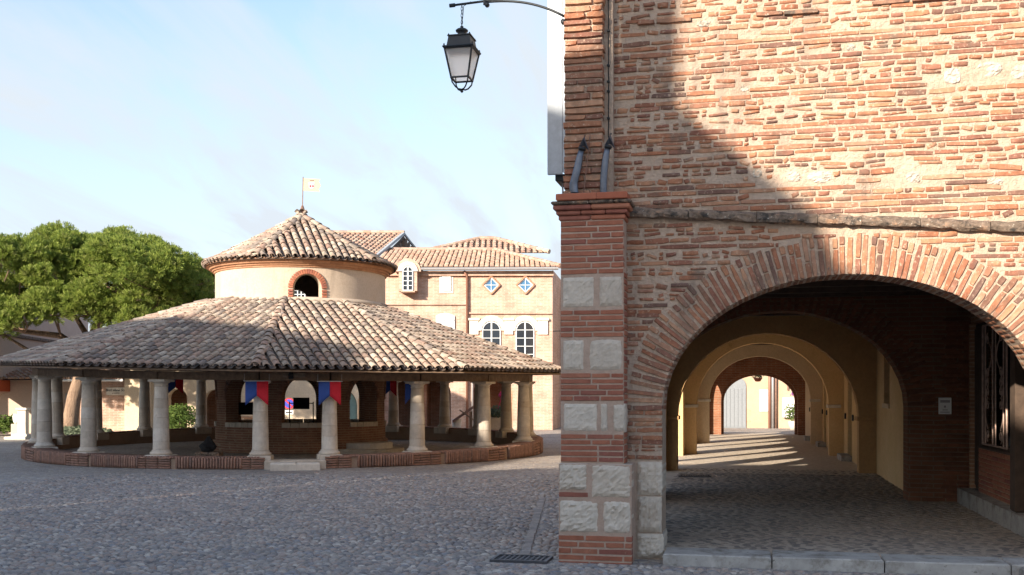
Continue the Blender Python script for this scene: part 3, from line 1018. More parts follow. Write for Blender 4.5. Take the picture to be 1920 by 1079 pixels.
# dark bricks standing out round the second arch
c2, h2 = (-1.45 + 2.34) / 2, (2.34 + 1.45) / 2
vv = []
for i in range(58):
    a = math.pi * (i + .5) / 58
    px_, pz_ = c2 + h2 * math.cos(a), 1.55 + 1.48 * math.sin(a)
    nx_, nz_ = math.cos(a) * 1.48, math.sin(a) * h2
    l_ = math.hypot(nx_, nz_); th = math.atan2(nz_, nx_)
    for r0, L in ((0, .2), (.215, .19)) if i % 2 else ((0, .4),):
        vv.append((rough_i(L / .05), TRS((px_ + nx_ / l_ * (r0 + L / 2), 17.05 + .015, pz_ + nz_ / l_ * (r0 + L / 2)), RY(-th + RND.gauss(0, .015)), (L, .06, .055))))
a2 = link(bpy.data.objects.new('inner_arch_ring', None), house)
sme = [mesh_of('shade_darkened_brick', v, f, M['shade_darkened_piece']) for v, f in ROUGH]
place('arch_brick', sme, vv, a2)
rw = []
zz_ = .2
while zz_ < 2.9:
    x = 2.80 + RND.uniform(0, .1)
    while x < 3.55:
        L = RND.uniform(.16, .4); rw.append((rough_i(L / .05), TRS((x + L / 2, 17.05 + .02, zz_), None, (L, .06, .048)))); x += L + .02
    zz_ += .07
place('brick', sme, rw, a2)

# right wall of the first bay: step, dado, two wrought-iron window grilles, doorway
WX = 3.2
MB().box(WX - .17, WX + .3, YF + .55, 17.0, 0, .34).build('step', M['kerb_stone'], house)
wl_ = MB()
wl_.box(WX, WX + .38, YF + .53, 16.32, .341, .97).box(WX + .002, WX + .38, YF + .53, 16.9, 2.78, 3.38).box(WX + .003, WX + .38, 16.95, 17.04, .341, 2.78)
wl_.build('shop_wall', M['dado_brick'], house)
for i in range(10):
    z0 = .35 + i * .062
    y = YF + .56
    while y < 16.3:
        L = RND.uniform(.28, .42)
        if y + L > 16.3: L = 16.3 - y
        if L > .06:
            link(bpy.data.objects.new('dado_brick', nme[neat_i(6)]), house, TRS((WX + .035, y + L / 2, z0 + .03), RZ(math.radians(-90)), (L - .012, .09, .05)))
        y += L
MB().box(WX + .30, WX + .33, 11.9, 16.9, .35, 2.79).build('window_dark', M['glass'], house)
MB().bbox(WX - .012, WX + .30, YF + .55, 16.32, .972, 1.0, .005).build('window_sill', M['dark_timber'], house)


def spiral(mb, c, r0, r1, a0, turns, x, rad=.008, n=20):
    pts = []
    for i in range(n + 1):
        t = i / n
        a = a0 + turns * 2 * math.pi * t
        r = r0 + (r1 - r0) * t
        pts.append((x, c[0] + r * math.cos(a), c[1] + r * math.sin(a)))
    mb.tube(pts, rad, 5)


def grille(y0, y1, z0, z1, label=None):
    x = WX + .02
    fr = MB()
    for (a, b) in (((y0, z0), (y1, z0)), ((y1, z0), (y1, z1)), ((y1, z1), (y0, z1)), ((y0, z1), (y0, z0))):
        fr.tube([(x, *a), (x, *b)], .014, 6)
    g = fr.build('window_grille', M['grille_iron'], house)
    w = y1 - y0
    for t in (.12, .44, .56, .88):
        MB().tube([(x, y0 + w * t, z0), (x, y0 + w * t, z1)], .010, 6).build('grille_bar', M['grille_iron'], g)
    cy, h = (y0 + y1) / 2, z1 - z0
    for s in (-1, 1):
        mb = MB()
        for (fz, a0, tn) in ((.08, -math.pi / 2, 1.3), (.34, math.pi / 2, -1.3), (.44, -math.pi / 2, 1.3), (.52, math.pi / 2, -1.3), (.60, -math.pi / 2, 1.3), (.88, math.pi / 2, -1.3)):
            spiral(mb, (cy + s * w * .27, z0 + h * fz), .085, .022, a0, tn * s, x)
        mb.tube([(x, cy + s * w * .27, z0 + h * (.13 + .007 * i)) for i in range(2)], .008, 5)
        pts = [(x, cy + s * w * (.27 - .17 * math.sin(math.pi * i / 10)), z0 + h * (.60 + .28 * i / 10)) for i in range(11)]
        mb.tube(pts, .009, 5)
        pts = [(x, cy + s * w * (.27 + .10 * math.sin(math.pi * i / 10)), z0 + h * (.14 + .22 * i / 10)) for i in range(11)]
        mb.tube(pts, .009, 5)
        mb.build('scroll', M['grille_iron'], g, True)
    return g


M['grille_iron'] = simple('grille_iron', (.46, .33, .27), 0.6, 0.3, 0.3, 60, 0.3)
grille(14.72, 16.16, 1.04, 2.70)
grille(11.98, 13.45, 1.04, 2.70)
MB().bbox(WX - .14, WX + .02, 13.58, 13.82, .34, 3.3, .02).build('timber_post', M['dark_timber'], house)
sd = MB().bbox(WX + .08, WX + .13, 16.34, 16.94, .345, 2.77, .01).build('shop_door', M['dark_timber'], house)
for q in range(4): MB().bbox(WX + .06, WX + .079, 16.36 + q * .145, 16.49 + q * .145, .40, 2.70, .005).build('door_board', M['dark_timber'], sd)
pl = thing('notice_plaque', (3.0, 17.0, 1.5), 'small white notice plaque on the dark brick wall beside the doorway', 'sign')
px0, px1 = XW(1759, 17.02), XW(1783, 17.02)
pz0, pz1 = ZV(1770, 777, 17.02), ZV(1770, 746, 17.02)
MB().bbox(px0, px1, 16.975, 16.998, pz0, pz1, .004).build('panel', M['paper'], pl)
for (f0, f1, g0, g1) in ((.12, .88, .70, .86), (.42, .56, .40, .52), (.12, .85, .10, .15), (.3, .7, .24, .28)):
    MB().box(px0 + (px1 - px0) * f0, px0 + (px1 - px0) * f1, 16.968, 16.974, pz0 + (pz1 - pz0) * g0, pz0 + (pz1 - pz0) * g1).build('lettering', M['pvc'], pl)

# houses further along the arcade; each owns a stretch of floor vault, flank arches and its far cross arch
specs = [
    # y0, y1(cross arch), x0, x1, crown, spring, arch mat, wall mat, wall x, label, flank arches
    (17.58, 22.75, -1.49, 2.18, 3.00, 1.24, 'brown', 'ochre', 2.52, 'arcade house with a brown arch and ochre wall with a slit window', ((19.0, 1.15), (21.3, 1.0))),
    (23.28, 29.0, -1.39, 2.03, 3.09, 1.42, 'ochre', 'ochre', 2.40, 'arcade house with a bright ochre arch and white pier cap', ((24.5, 1.15), (27.0, 1.15))),
    (29.53, 35.4, -1.28, 1.92, 2.95, 1.53, 'pale', 'ochre', 2.28, 'arcade house with a pale cream arch and white impost', ((30.8, 1.2), (33.35, 1.2))),
    (35.93, 43.0, -1.09, 1.84, 2.62, 1.50, 'brick_x', 'pale', 2.12, 'arcade house with the brick arch that ends the passage', ((37.2, 1.2), (39.75, 1.2), (41.75, .65))),
]
for i, (y0, y1, x0, x1, crown, spring, am, wm, wx, label, fl) in enumerate(specs):
    h = thing('arcade_house', (0, (y0 + y1) / 2, 0), label, 'house', 'houses over the arcade')
    cross_arch(h, y1, x0, x1, crown, spring, M[am], t=.4)
    if am != 'brick_x':
        imposts(h, y1, x0, x1, spring, M['white_stone'] if i else M[am])
    flank(h, y0 - .52 if False else y0, y1 - .01, [(c, hw, 1.45, 1.20) for c, hw in fl], M[am if am != 'brick_x' else 'brick_y'])
    wb = MB()
    p, L = line_path(wx, y0, wx, y1 - .005)
    ops = []
    if i == 0: ops = [(20.95 - y0 + .15, .42, 1.56, 2.50, .03)]
    if i == 1: ops = [(27.3 - y0, .55, ZG, 2.35, .05)]
    if i == 2: ops = [(34.2 - y0, .5, ZG, 2.3, .05)]
    if i == 3: ops = [(38.5 - y0, .5, ZG, 2.2, .05)]
    # thickness towards +x
    path = lambda s, o, wx=wx, y0=y0: (wx + o, y0 + s)
    arch_wall(wb, path, L, 0, 3.42, .3, ops)
    w = wb.build('shop_wall', M[wm], h)
    for (c, hw, si, sp_, ri) in ops:
        if i == 0:
            MB().box(wx + .2, wx + .22, y0 + c - hw, y0 + c + hw, si, sp_ + .03).build('window_pane', M['glass'], h)
            MB().bbox(wx - .03, wx + .15, y0 + c - hw - .06, y0 + c + hw + .06, si - .09, si - .002, .01).build('window_sill', M['pale'], h)
        else:
            d = MB().box(wx + .12, wx + .16, y0 + c - hw, y0 + c + hw, si, sp_ + .05).build('door', M['grey_wood'], h)
            for q in range(4):
                MB().box(wx + .10, wx + .119, y0 + c - hw + 2 * hw * q / 4 + .01, y0 + c - hw + 2 * hw * (q + 1) / 4 - .01, si + .02, sp_).build('door_board', M['grey_wood'], d)
            MB().bbox(wx - .25, wx - .005, y0 + c - hw - .1, y0 + c + hw + .1, ZG - .02, ZG + .13, .01).build('door_step', M['kerb_stone'], h)
            for q in (-1, 1):
                MB().bbox(wx - .04, wx - .002, y0 + c + q * (hw + .45) - .06, y0 + c + q * (hw + .45) + .06, 1.1, 1.25, .01).build('hinge_block', M['iron'], h)
    MB().box(-1.95, 3.6, y0 - .55, y1, 3.43, 3.46).build('ceiling', M['dark_timber'], h)
    for k in range(int((y1 - y0) / .9)):
        MB().bbox(-1.5, 3.0, y0 + .4 + k * .9, y0 + .55 + k * .9, 3.28, 3.425, .01).build('ceiling_beam', M['dark_timber'], h)
    MB().box(-1.94, 7.5, y0 - .5, y1 + .49, 3.47, 7.6 + .25 * (i % 2)).box(wx + .35, 7.5, y0 - .45, y1 + .45, 0, 3.42).build('upper_storey', M[wm], h)
# a second ring inside the last brick arch
lh = h
p, L = line_path(-1.93, 43.52, 3.6, 43.52)
arch_wall(MB(), p, L, 0, 3.42, .5, [(.375 + 1.93, 1.38, -1, 1.45, 1.02)]).build('end_arch', M['brick_x'], lh)

# house that closes the view beyond the arcade
M['end_render'] = plaster('end_render', (.46, .36, .265), (.41, .295, .20), 0.9, 0.25, patches=(((.48, .24, .14), 2.1, .60, .68),))
YE = 55.0
end = thing('end_house', (0, YE, 0), 'sunlit rendered house facing the far end of the arcade', 'house')
MB().box(-9, 7.5, YE, YE + 6, 0, 8).build('wall', M['end_render'], end)
g0, g1 = XW(1355, YE), XW(1399, YE)
gt = ZV(1377, 706, YE)
gp = [(g0, 0), (g1, 0)] + [((g0 + g1) / 2 + (g1 - g0) / 2 * math.cos(math.pi * k / 12), gt - .5 + .5 * math.sin(math.pi * k / 12)) for k in range(13)]
gate = MB().prism(gp, YE - .05, YE - .01).build('gate', M['gate_paint'], end)
for k in range(6):
    xa, xb = g0 + (g1 - g0) * k / 6, g0 + (g1 - g0) * (k + 1) / 6
    MB().bbox(xa + .012, xb - .012, YE - .075, YE - .052, .05, gt - .62, .006).build('board', M['gate_paint'], gate)
pn0, pn1 = XW(1424, YE), XW(1440, YE)
MB().bbox(pn0, pn1, YE - .06, YE - .012, ZV(1432, 772, YE), ZV(1432, 731, YE), .01).build('white_shutter', M['white_wood'], end)
for u, r, m_ in ((1443, .07, 'copper_pipe'), (1449, .07, 'pvc'), (1455, .06, 'rusty')):
    MB().tube([(XW(u, YE), YE - .1, 0), (XW(u, YE), YE - .1, 4.2)], r, 8).build('drain_pipe', M[m_], end, True)
MB().box(XW(1478, YE), XW(1500, YE), YE - .05, YE - .02, 2.0, 4.2).build('window', M['glass'], end)
MB().bbox(XW(1476, YE), XW(1479, YE), YE - .08, YE - .02, 1.9, 4.2, .01).build('window_frame', M['rusty'], end)
MB().bbox(XW(1467, YE), XW(1490, YE), YE - .3, YE - .02, .55, 1.55, .02).build('meter_box', M['paper'], end)


def leafy(name, c, r, n, parent, mat, size=.07, seed=1, squash=1.0):
    rg = random.Random(seed)
    v, f = [], []
    for _ in range(n):
        d = Vector((rg.gauss(0, 1), rg.gauss(0, 1), rg.gauss(0, 1))).normalized() * r * rg.random() ** .4
        p = Vector(c) + Vector((d.x, d.y, d.z * squash))
        a = Vector((rg.gauss(0, 1), rg.gauss(0, 1), rg.gauss(0, .6))).normalized()
        b = a.orthogonal().normalized()
        s = size * rg.uniform(.6, 1.3)
        k = len(v)
        v += [tuple(p - a * s), tuple(p + b * s * .45), tuple(p + a * s), tuple(p - b * s * .45)]
        f.append((k, k + 1, k + 2, k + 3))
    mb = MB(); mb.add(v, f)
    return mb.build(name, mat, parent)


def leaf_mat(name, cols, trans=.35):
    m, nt, b = base_mat(name)
    ge = nt.nodes.new('ShaderNodeNewGeometry')
    r = ramp_node(nt, cols); nt.links.new(ge.outputs['Random Per Island'], r.inputs[0])
    nt.links.new(r.outputs[0], b.inputs['Base Color'])
    b.inputs['Roughness'].default_value = .6
    b.inputs['Specular IOR Level'].default_value = .25
    tr = nt.nodes.new('ShaderNodeBsdfTranslucent'); nt.links.new(r.outputs[0], tr.inputs[0])
    ms = nt.nodes.new('ShaderNodeMixShader'); ms.inputs[0].default_value = trans
    out = nt.nodes['Material Output']
    nt.links.new(b.outputs[0], ms.inputs[1]); nt.links.new(tr.outputs[0], ms.inputs[2]); nt.links.new(ms.outputs[0], out.inputs[0])
    return m


M['leaf'] = leaf_mat('leaf', [(.06, .11, .025), (.10, .16, .035), (.14, .20, .05), (.07, .12, .03)])
M['grey_leaf'] = leaf_mat('grey_leaf', [(.12, .16, .10), (.18, .21, .14), (.09, .13, .08)])
M['pink'] = leaf_mat('pink_petal', [(.62, .04, .16), (.75, .09, .25), (.5, .03, .1)])
M['purple'] = leaf_mat('purple_petal', [(.30, .05, .40), (.42, .09, .5)])
hb = thing('hanging_basket', (XW(1423, 46), 46, 2.6), 'small terracotta hanging basket of flowers at the far arcade mouth', 'flower basket')
bx_, bz_ = XW(1421, 46), ZV(1421, 709, 46)
MB().lathe([(.0, bz_ - .16), (.10, bz_ - .15), (.2, bz_), (.0, bz_)], bx_, 46, 14, caps=False).build('basket', M['terracotta'], hb, True)
leafy('foliage', (bx_, 46, bz_ + .12), .28, 160, hb, M['leaf'], .06, 4, .6)
MB().tube([(bx_, 46, bz_), (bx_, 46, 3.4)], .008, 5).build('wire', M['iron'], hb)
lt = thing('arcade_lantern', (XW(1414, 45.2), 45.2, 2.5), 'small black lantern hanging at the far mouth of the arcade', 'lantern')
lx_, lz_ = XW(1414, 45.2), ZV(1414, 705, 45.2)
MB().lathe([(.0, lz_ - .0), (.09, lz_ + .02), (.13, lz_ + .26), (.0, lz_ + .27)], lx_, 45.2, 6, caps=False).build('glass_body', M['glass'], lt)
MB().lathe([(.17, lz_ + .26), (.10, lz_ + .36), (.03, lz_ + .42), (.0, lz_ + .5)], lx_, 45.2, 8).build('roof', M['iron'], lt)
MB().tube([(lx_, 45.2, lz_ + .45), (lx_, 45.2, 3.4)], .01, 5).build('rod', M['iron'], lt)
fp = thing('potted_plant', (XW(1486, 53), 53, 0), 'potted plant with purple flowers by the far house', 'potted plant')
qx = XW(1487, 53)
MB().lathe([(.16, 0), (.24, .42), (.22, .42), (.2, .36), (0, .36)], qx, 53, 14).build('pot', M['white_stone'], fp, True)
leafy('foliage', (qx, 53, .85), .42, 260, fp, M['leaf'], .08, 6)
leafy('flower_head', (qx + .1, 52.8, 1.7), .22, 90, fp, M['purple'], .07, 7)
MB().tube([(qx, 53, .4), (qx + .05, 52.9, 1.1), (qx + .1, 52.8, 1.7)], .015, 5).build('stem', M['leaf'], fp)

# ------------------------------------------------------------------ round market hall
hall = thing('market_hall', (HC.x, HC.y, 0), 'round open market hall with stone columns, canal-tiled roof and central tower', 'market hall')
TC = HC + Vector((CS, SN)) * .21                    # centre of the tower


def pol(c, ang, r):
    a = math.radians(ang)
    return (c.x + r * math.cos(a), c.y + r * math.sin(a))


def dep(x, y): return -SN * x + CS * y


def tilt(x, y):
    lat = CS * (x - HC.x) + SN * (y - HC.y)
    return .013 * (dep(x, y) - dep(*HC)) - .006 * lat + .018 * max(0, -lat - 1)


def wall_top(x, y): return .275 + .02 * (dep(x, y) - 24.6)


COLS = [-148, -131, -110.4, -91.9, -72.3, -59.3, -41, -22.2, -.7, 19, 38.4, 52.5, 66.5, 84.1, 103, 122, 141.2, 158.7, 175.7, 194.3]
RC = 7.02
MB().lathe([(.0, .085), (6.95, .085)], HC.x, HC.y, 64, caps=False).build('floor', M['ground'], hall)


def column(ang, k):
    x, y = pol(HC, ang, RC)
    zb, zt = wall_top(x, y) - .09, 2.145 + tilt(x, y)
    R = RZ(math.radians(ang))
    col = link(bpy.data.objects.new('column', None), hall, Matrix.Translation((x, y, zb)))

    def part(name, mb, sm=False):
        return mb.build(name, M['col_stone'], col, sm, Matrix.Translation((x, y, 0)) @ R)
    part('plinth', MB().bbox(-.27, .27, -.27, .27, zb - .1, zb + .115, .012))
    part('base', MB().lathe([(.245, zb + .116), (.258, zb + .145), (.245, zb + .18), (.216, zb + .19), (.205, zb + .235)], 0, 0, 24), True)
    z0, z1 = zb + .236, zt - .17
    rg = random.Random(900 + k)
    cuts = [0.0]
    while cuts[-1] < .97: cuts.append(cuts[-1] + rg.uniform(.13, .25))
    cuts[-1] = 1.0
    if cuts[-1] - cuts[-2] < .08: cuts.pop(-2)
    rad = lambda t: .190 - .036 * t ** 1.5
    for a, b in zip(cuts[:-1], cuts[1:]):
        za, zb_ = z0 + (z1 - z0) * a, z0 + (z1 - z0) * b
        part('drum', MB().lathe([(rad(a) - .006, za + .001), (rad(a), za + .007), (rad(b), zb_ - .007), (rad(b) - .006, zb_ - .001)], 0, 0, 24), False)
    part('capital', MB().lathe([(.156, z1), (.170, z1 + .012), (.156, z1 + .026), (.160, z1 + .075), (.198, z1 + .095), (.206, z1 + .11)], 0, 0, 24))
    part('abacus', MB().bbox(-.218, .218, -.218, .218, z1 + .111, zt, .01))


for k, a in enumerate(COLS): column(a, k)

# low brick wall between the columns, bricks on end along its face
M['wall_brick'] = vmat('parapet_brick', [(.26, .145, .105), (.32, .185, .135), (.22, .13, .10), (.29, .17, .125), (.18, .12, .10)], 12, 0.3, bump=0.5, patches=(((.12, .10, .085), 4, .60, .78), ((.45, .34, .25), 9, .62, .78)))
M['wall_mortar'] = plaster('parapet_mortar', (.40, .29, .21), (.30, .21, .155), 2, 0.5)
ends = sorted(COLS)
UPR = [brick_tpl(rng, .5, 5) for _ in range(5)]
edge = []
for i in range(len(ends)):
    a0, a1 = ends[i], ends[(i + 1) % len(ends)]
    if a1 < a0: a1 += 360
    if abs(a0 + 72.3) < .2: continue                  # way in
    g = .35
    n = 8
    v, f = [], []
    for k in range(n + 1):
        a = a0 + (a1 - a0) * k / n
        for (r, top) in ((7.36, 0), (7.36, 1), (6.92, 1), (6.92, 0)):
            x, y = pol(HC, a, r)
            v.append((x, y, wall_top(x, y) - .022 if top else -.05))
    for k in range(n):
        for q in range(3): f.append((k * 4 + q, (k + 1) * 4 + q, (k + 1) * 4 + q + 1, k * 4 + q + 1))
    f += [(0, 1, 2, 3), (n * 4 + 3, n * 4 + 2, n * 4 + 1, n * 4)]
    MB().add(v, f).build('parapet', M['wall_mortar'], hall)
    aa = a0
    while aa < a1:
        x, y = pol(HC, aa, 7.36)
        wt = wall_top(x, y)
        near_col = min(abs(aa - a0), abs(a1 - aa)) < 2.6
        if near_col:
            for q in range(5):
                h = wt / 5
                edge.append((RND.randrange(5), TRS((x, y, h * (q + .5)), RZ(math.radians(aa + 90)), (.30, .09, h - .014))))
            aa += 2.45
        else:
            edge.append((RND.randrange(5), TRS((*pol(HC, aa, 7.37), wt * .5 + .005 + RND.uniform(-.006, .006)), RZ(math.radians(aa + 90)) @ RY(math.radians(90)), (wt - .02, .12, .05))))
            aa += math.degrees(.068 / 7.36)
    # flat coping bricks
    aa = a0
    while aa < a1:
        x, y = pol(HC, aa, 7.16)
        edge.append((RND.randrange(5), TRS((x, y, wall_top(x, y) - .012), RZ(math.radians(aa)), (.46, .062, .05))))
        aa += math.degrees(.072 / 7.16)
join_instances('parapet_brick', UPR, edge, M['wall_brick'], hall)
am = -65.8
cx_, cy_ = pol(HC, am, 7.15)
MB().bbox(-.70, .70, -.28, .32, -.05, .20, .02).build('threshold', M['col_stone'], hall, False, Matrix.Translation((cx_, cy_, 0)) @ RZ(math.radians(am + 90)))
st = thing('entrance_step', (*pol(HC, am, 7.62), 0), 'worn stone step in front of the market hall entrance', 'step')
cx_, cy_ = pol(HC, am, 7.66)
for q in (0, 1):
    MB().bbox(-.56 + q * .585, .02 + q * .54 - .006 * q, -.23, .22, -.05, .17 - .004 * q, .03).build('slab', M['col_stone'], st, False, Matrix.Translation((cx_, cy_, 0)) @ RZ(math.radians(am + 90)))

# ring beam, one length of timber from column to column
for i in range(len(ends)):
    a0, a1 = ends[i], ends[(i + 1) % len(ends)]
    if a1 < a0: a1 += 360
    (x0, y0), (x1, y1) = pol(HC, a0, RC + .03), pol(HC, a1, RC + .03)
    z0, z1 = 2.148 + tilt(x0, y0), 2.148 + tilt(x1, y1)
    dxy = Vector((x1 - x0, y1 - y0)).normalized(); nn = Vector((dxy.y, -dxy.x)) * .13
    v = []
    for t in (0, .33, .66, 1):
        x, y, zb_ = x0 + (x1 - x0) * t, y0 + (y1 - y0) * t, z0 + (z1 - z0) * t
        j = RND.uniform(-.008, .008)
        for (s_, h) in ((1, 0), (1, .185), (-1, .185), (-1, 0)):
            v.append((x + nn.x * s_ + j, y + nn.y * s_, zb_ + h + j + .001))
    f = [(k * 4 + q, (k + 1) * 4 + q, (k + 1) * 4 + (q + 1) % 4, k * 4 + (q + 1) % 4) for k in range(3) for q in range(4)] + [(0, 1, 2, 3), (15, 14, 13, 12)]
    MB().add(v, f).build('ring_beam', M['timber'], hall)

# lower roof: ten tiled slopes round the tower
NS, HALF = 10, math.radians(18)
RE, ZE, RIN, ZIN = 7.74, 2.42, 2.55, 4.30
SL = (ZIN - ZE) / (RE - RIN)
roof = MB()
v, f = [], []
for k in range(NS):
    a = -72 + 36 * k
    for (r, z) in ((RE / math.cos(HALF) - .05, ZE), (RIN, ZE + SL * (RE - RIN * math.cos(HALF)))):
        x, y = pol(HC, a, r); v.append((x, y, z + tilt(x, y) - .035))
for k in range(NS):
    j = (k + 1) % NS; f.append((2 * k, 2 * j, 2 * j + 1, 2 * k + 1))
roof.add(v, f)
lower_roof = roof.build('lower_roof', M['tile_bed'], hall)
# boards under the eaves
v, f = [], []
for k in range(NS):
    a = -72 + 36 * k
    for (r, z) in ((RE / math.cos(HALF) - .08, ZE - .06), (RIN, ZIN - .1)):
        x, y = pol(HC, a, r); v.append((x, y, z + tilt(x, y)))
for k in range(NS):
    j = (k + 1) % NS; f.append((2 * k + 1, 2 * j + 1, 2 * j, 2 * k))
MB().add(v, f).build('eaves_boarding', M['timber'], hall)
for k in range(NS):
    (x0, y0), (x1, y1) = pol(HC, -72 + 36 * k, RE / math.cos(HALF) - .07), pol(HC, -36 + 36 * k, RE / math.cos(HALF) - .07)
    MB().tube([(x0, y0, ZE - .055 + tilt(x0, y0)), (x1, y1, ZE - .055 + tilt(x1, y1))], .022, 4).build('eaves_batten', M['timber'], lower_roof)


def tile_tpl(r0, r1, L, n=7, th=.013, convex=True):
    """y runs down the slope; r1 at the lower, exposed end"""
    v, f = [], []
    for (y, r) in ((0, r0), (L, r1)):
        for k in range(n + 1):
            a = math.pi * k / n
            s = 1 if convex else -1
            v.append((r * math.cos(a), y, s * r * math.sin(a) * (.82 if convex else .6)))
    m = n + 1
    for k in range(n): f.append((k, k + 1, m + k + 1, m + k))
    if convex:
        b = len(v)
        for k in range(m):
            a = math.pi * k / n
            v.append(((r1 - th) * math.cos(a), L, (r1 - th) * math.sin(a) * .82))
        for k in range(n): f.append((m + k, m + k + 1, b + k + 1, b + k))
        b2 = len(v)
        for k in range(m):
            a = math.pi * k / n
            v.append(((r1 - th) * math.cos(a), L - .16, (r1 - th) * math.sin(a) * .82))
        for k in range(n): f.append((b + k, b + k + 1, b2 + k + 1, b2 + k))
    return v, f


TILES = [tile_tpl(.066, .080, .40), tile_tpl(.063, .078, .40), tile_tpl(.068, .083, .40),
         tile_tpl(.075, .075, .42, 4, convex=False), tile_tpl(.115, .135, .42)]


def slope_tiles(centre, mid, half, r_in, r_out, zf, pitch, expo, tiltf, circ=False, jit=1.0, wl=None):
    """rows of tiles running parallel to the middle line of one slope: covers, channels"""
    m = math.radians(mid)
    md, td = Vector((math.cos(m), math.sin(m))), Vector((-math.sin(m), math.cos(m)))
    cov, chn = [], []
    W = r_out * math.tan(half) if not circ else r_out * math.sin(half)
    n = int(W / pitch)
    for q in range(-2 * n - 1, 2 * n + 2):
        w = q * pitch / 2
        cover = q % 2 == 0
        if abs(w) > W - .02: continue
        ro = r_out if not circ else math.sqrt(max(.01, r_out ** 2 - w * w))
        ri = max(math.sqrt(max(0, r_in ** 2 - w * w)), abs(w) / math.tan(half) - .08)
        r = ro + .03 * (1 if cover else .2)
        wj = RND.uniform(-.008, .008) * jit
        k = 0
        while r > ri:
            rl = r - expo * 1.15                       # upper end of this tile
            x, y = centre.x + md.x * rl + td.x * (w + wj), centre.y + md.y * rl + td.y * (w + wj)
            rr = math.hypot(rl, w) if circ else rl
            rr2 = math.hypot(r, w) if circ else r
            z_u, z_d = zf(rr), zf(rr2)
            slope = math.atan2(z_u - z_d, r - rl)
            z = z_u + tiltf(x, y) + (.040 if cover else .022) + RND.uniform(-.004, .004) * jit
            rot = RZ(m - math.pi / 2 + RND.gauss(0, .016) * jit) @ RX(-slope + .04 + RND.gauss(0, .010) * jit)
            (cov if cover else chn).append((RND.randrange(3) if cover else 3, TRS((x, y, z), rot, (pitch / .205, expo * 1.2 / .40, 1))))
            r -= expo * RND.uniform(.97, 1.03)
            k += 1
            if rl < ri - .25: break
    return cov, chn


def ridge_tiles(centre, ang, r_in, r_out, zf, tiltf, expo=.33, lift=.06, s=1.0):
    a = math.radians(ang)
    out = []
    r = r_out
    while r > r_in:
        rl = r - expo * 1.12
        x, y = centre.x + math.cos(a) * rl, centre.y + math.sin(a) * rl
        slope = math.atan2(zf(rl) - zf(r), r - rl)
        out.append((4, TRS((x, y, zf(rl) + tiltf(x, y) + lift), RZ(a - math.pi / 2 + RND.gauss(0, .02)) @ RX(-slope + .05), (s, expo * 1.2 / .42, s))))
        r -= expo
    return out


zf_low = lambda r: ZE + SL * (RE - r)
zf_hip = lambda r: ZE + SL * (RE - r * math.cos(HALF))
covers, channels = [], []
for k in range(NS):
    c, h = slope_tiles(HC, -54 + 36 * k, HALF, RIN, RE, zf_low, .225, .30, tilt)
    covers += c; channels += h
hips = []
for k in range(NS):
    hips += ridge_tiles(HC, -72 + 36 * k, RIN, RE / math.cos(HALF) + .02, zf_hip, tilt, lift=.045, s=.80)
camv = Vector((0, 0, EYE))


def seen_from_cam(t):
    p = t[1].translation
    a = math.degrees(math.atan2(p.y - HC.y, p.x - HC.x))
    return -150 < a < 20


front_tiles = sorted([t for t in covers if seen_from_cam(t)], key=lambda t: (t[1].translation - camv).length)
fid = set(id(t) for t in front_tiles[:300])
tme = [mesh_of('roof_tile', v, f, M['tile'], True) for v, f in TILES]
place('roof_tile', tme, [t for t in covers if id(t) in fid], lower_roof)
join_instances('tiling', TILES, [t for t in covers if id(t) not in fid], M['tile'], lower_roof, True)
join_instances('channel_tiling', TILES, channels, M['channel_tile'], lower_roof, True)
hme = [None, None, None, None, mesh_of('hip_tile', *TILES[4], M['tile'], True)]
fh = [t for t in hips if seen_from_cam(t)]
place('hip_tile', hme, fh, lower_roof)
join_instances('hip_tiling', TILES, [t for t in hips if not seen_from_cam(t)], M['tile'], lower_roof, True)

# tower: brick ground storey with eight arches, rendered drum with a round-headed opening each way
RD = 2.49
circ = 2 * math.pi * RD
cpath = lambda s, o: (TC.x + (RD - o) * math.cos(s / RD), TC.y + (RD - o) * math.sin(s / RD))
M['tower_brick'] = brickwork('tower_brick', (.28, .15, .10), (.24, .125, .085), (.34, .25, .18), 'xy')
ops = []
for k in range(8):
    a = math.radians((-65 + 45 * k) % 360)
    ops.append((a * RD, .60, .80, 1.60, .60))

lower = arch_wall(MB(), cpath, circ, 0, 2.42, .40, ops, .12).build('tower_arcade', M['tower_brick'], hall)
for k in range(8):
    a = -65 + 45 * k
    x0 = math.radians(a) * RD
    n = 5
    for j in range(n):                                 # coping stones on each sill
        aa0, aa1 = math.radians(a) + (-.60 + 1.2 * j / n) / RD + .004, math.radians(a) + (-.60 + 1.2 * (j + 1) / n) / RD - .004
        mb = MB(); mb.lathe([(RD - .42, .802), (RD + .03, .802), (RD + .03, .93), (RD - .42, .93), (RD - .42, .802)], TC.x, TC.y, 2, aa0, aa1, False)
        m0 = len(mb.v)
        mb.f += [(0, 3, 6, 9), (2, 5, 8, 11)]
        mb.build('sill_stone', M['col_stone'], lower)
    # arch bricks round the opening
    arcs = []
    for i in range(27):
        t = math.pi * i / 26
        s_ = x0 + .66 * math.cos(t); zz_ = 1.60 + .66 * math.sin(t)
        x, y = TC.x + (RD + .008) * math.cos(s_ / RD), TC.y + (RD + .008) * math.sin(s_ / RD)
        ang = s_ / RD
        arcs.append((neat_i(3), TRS((x, y, zz_), RZ(ang + math.pi / 2) @ RY(-t), (.14, .05, .062))))
    if -160 < ((a + 180) % 360) - 180 < 40:
        join_instances('arch_surround', NEAT, arcs, M['wall_brick'], lower)
MB().lathe([(RD + .0, 0), (RD + .10, .0), (RD + .08, .38), (RD + .0, .42)], TC.x, TC.y, 48, caps=False).build('tower_plinth', M['tower_brick'], hall, True)
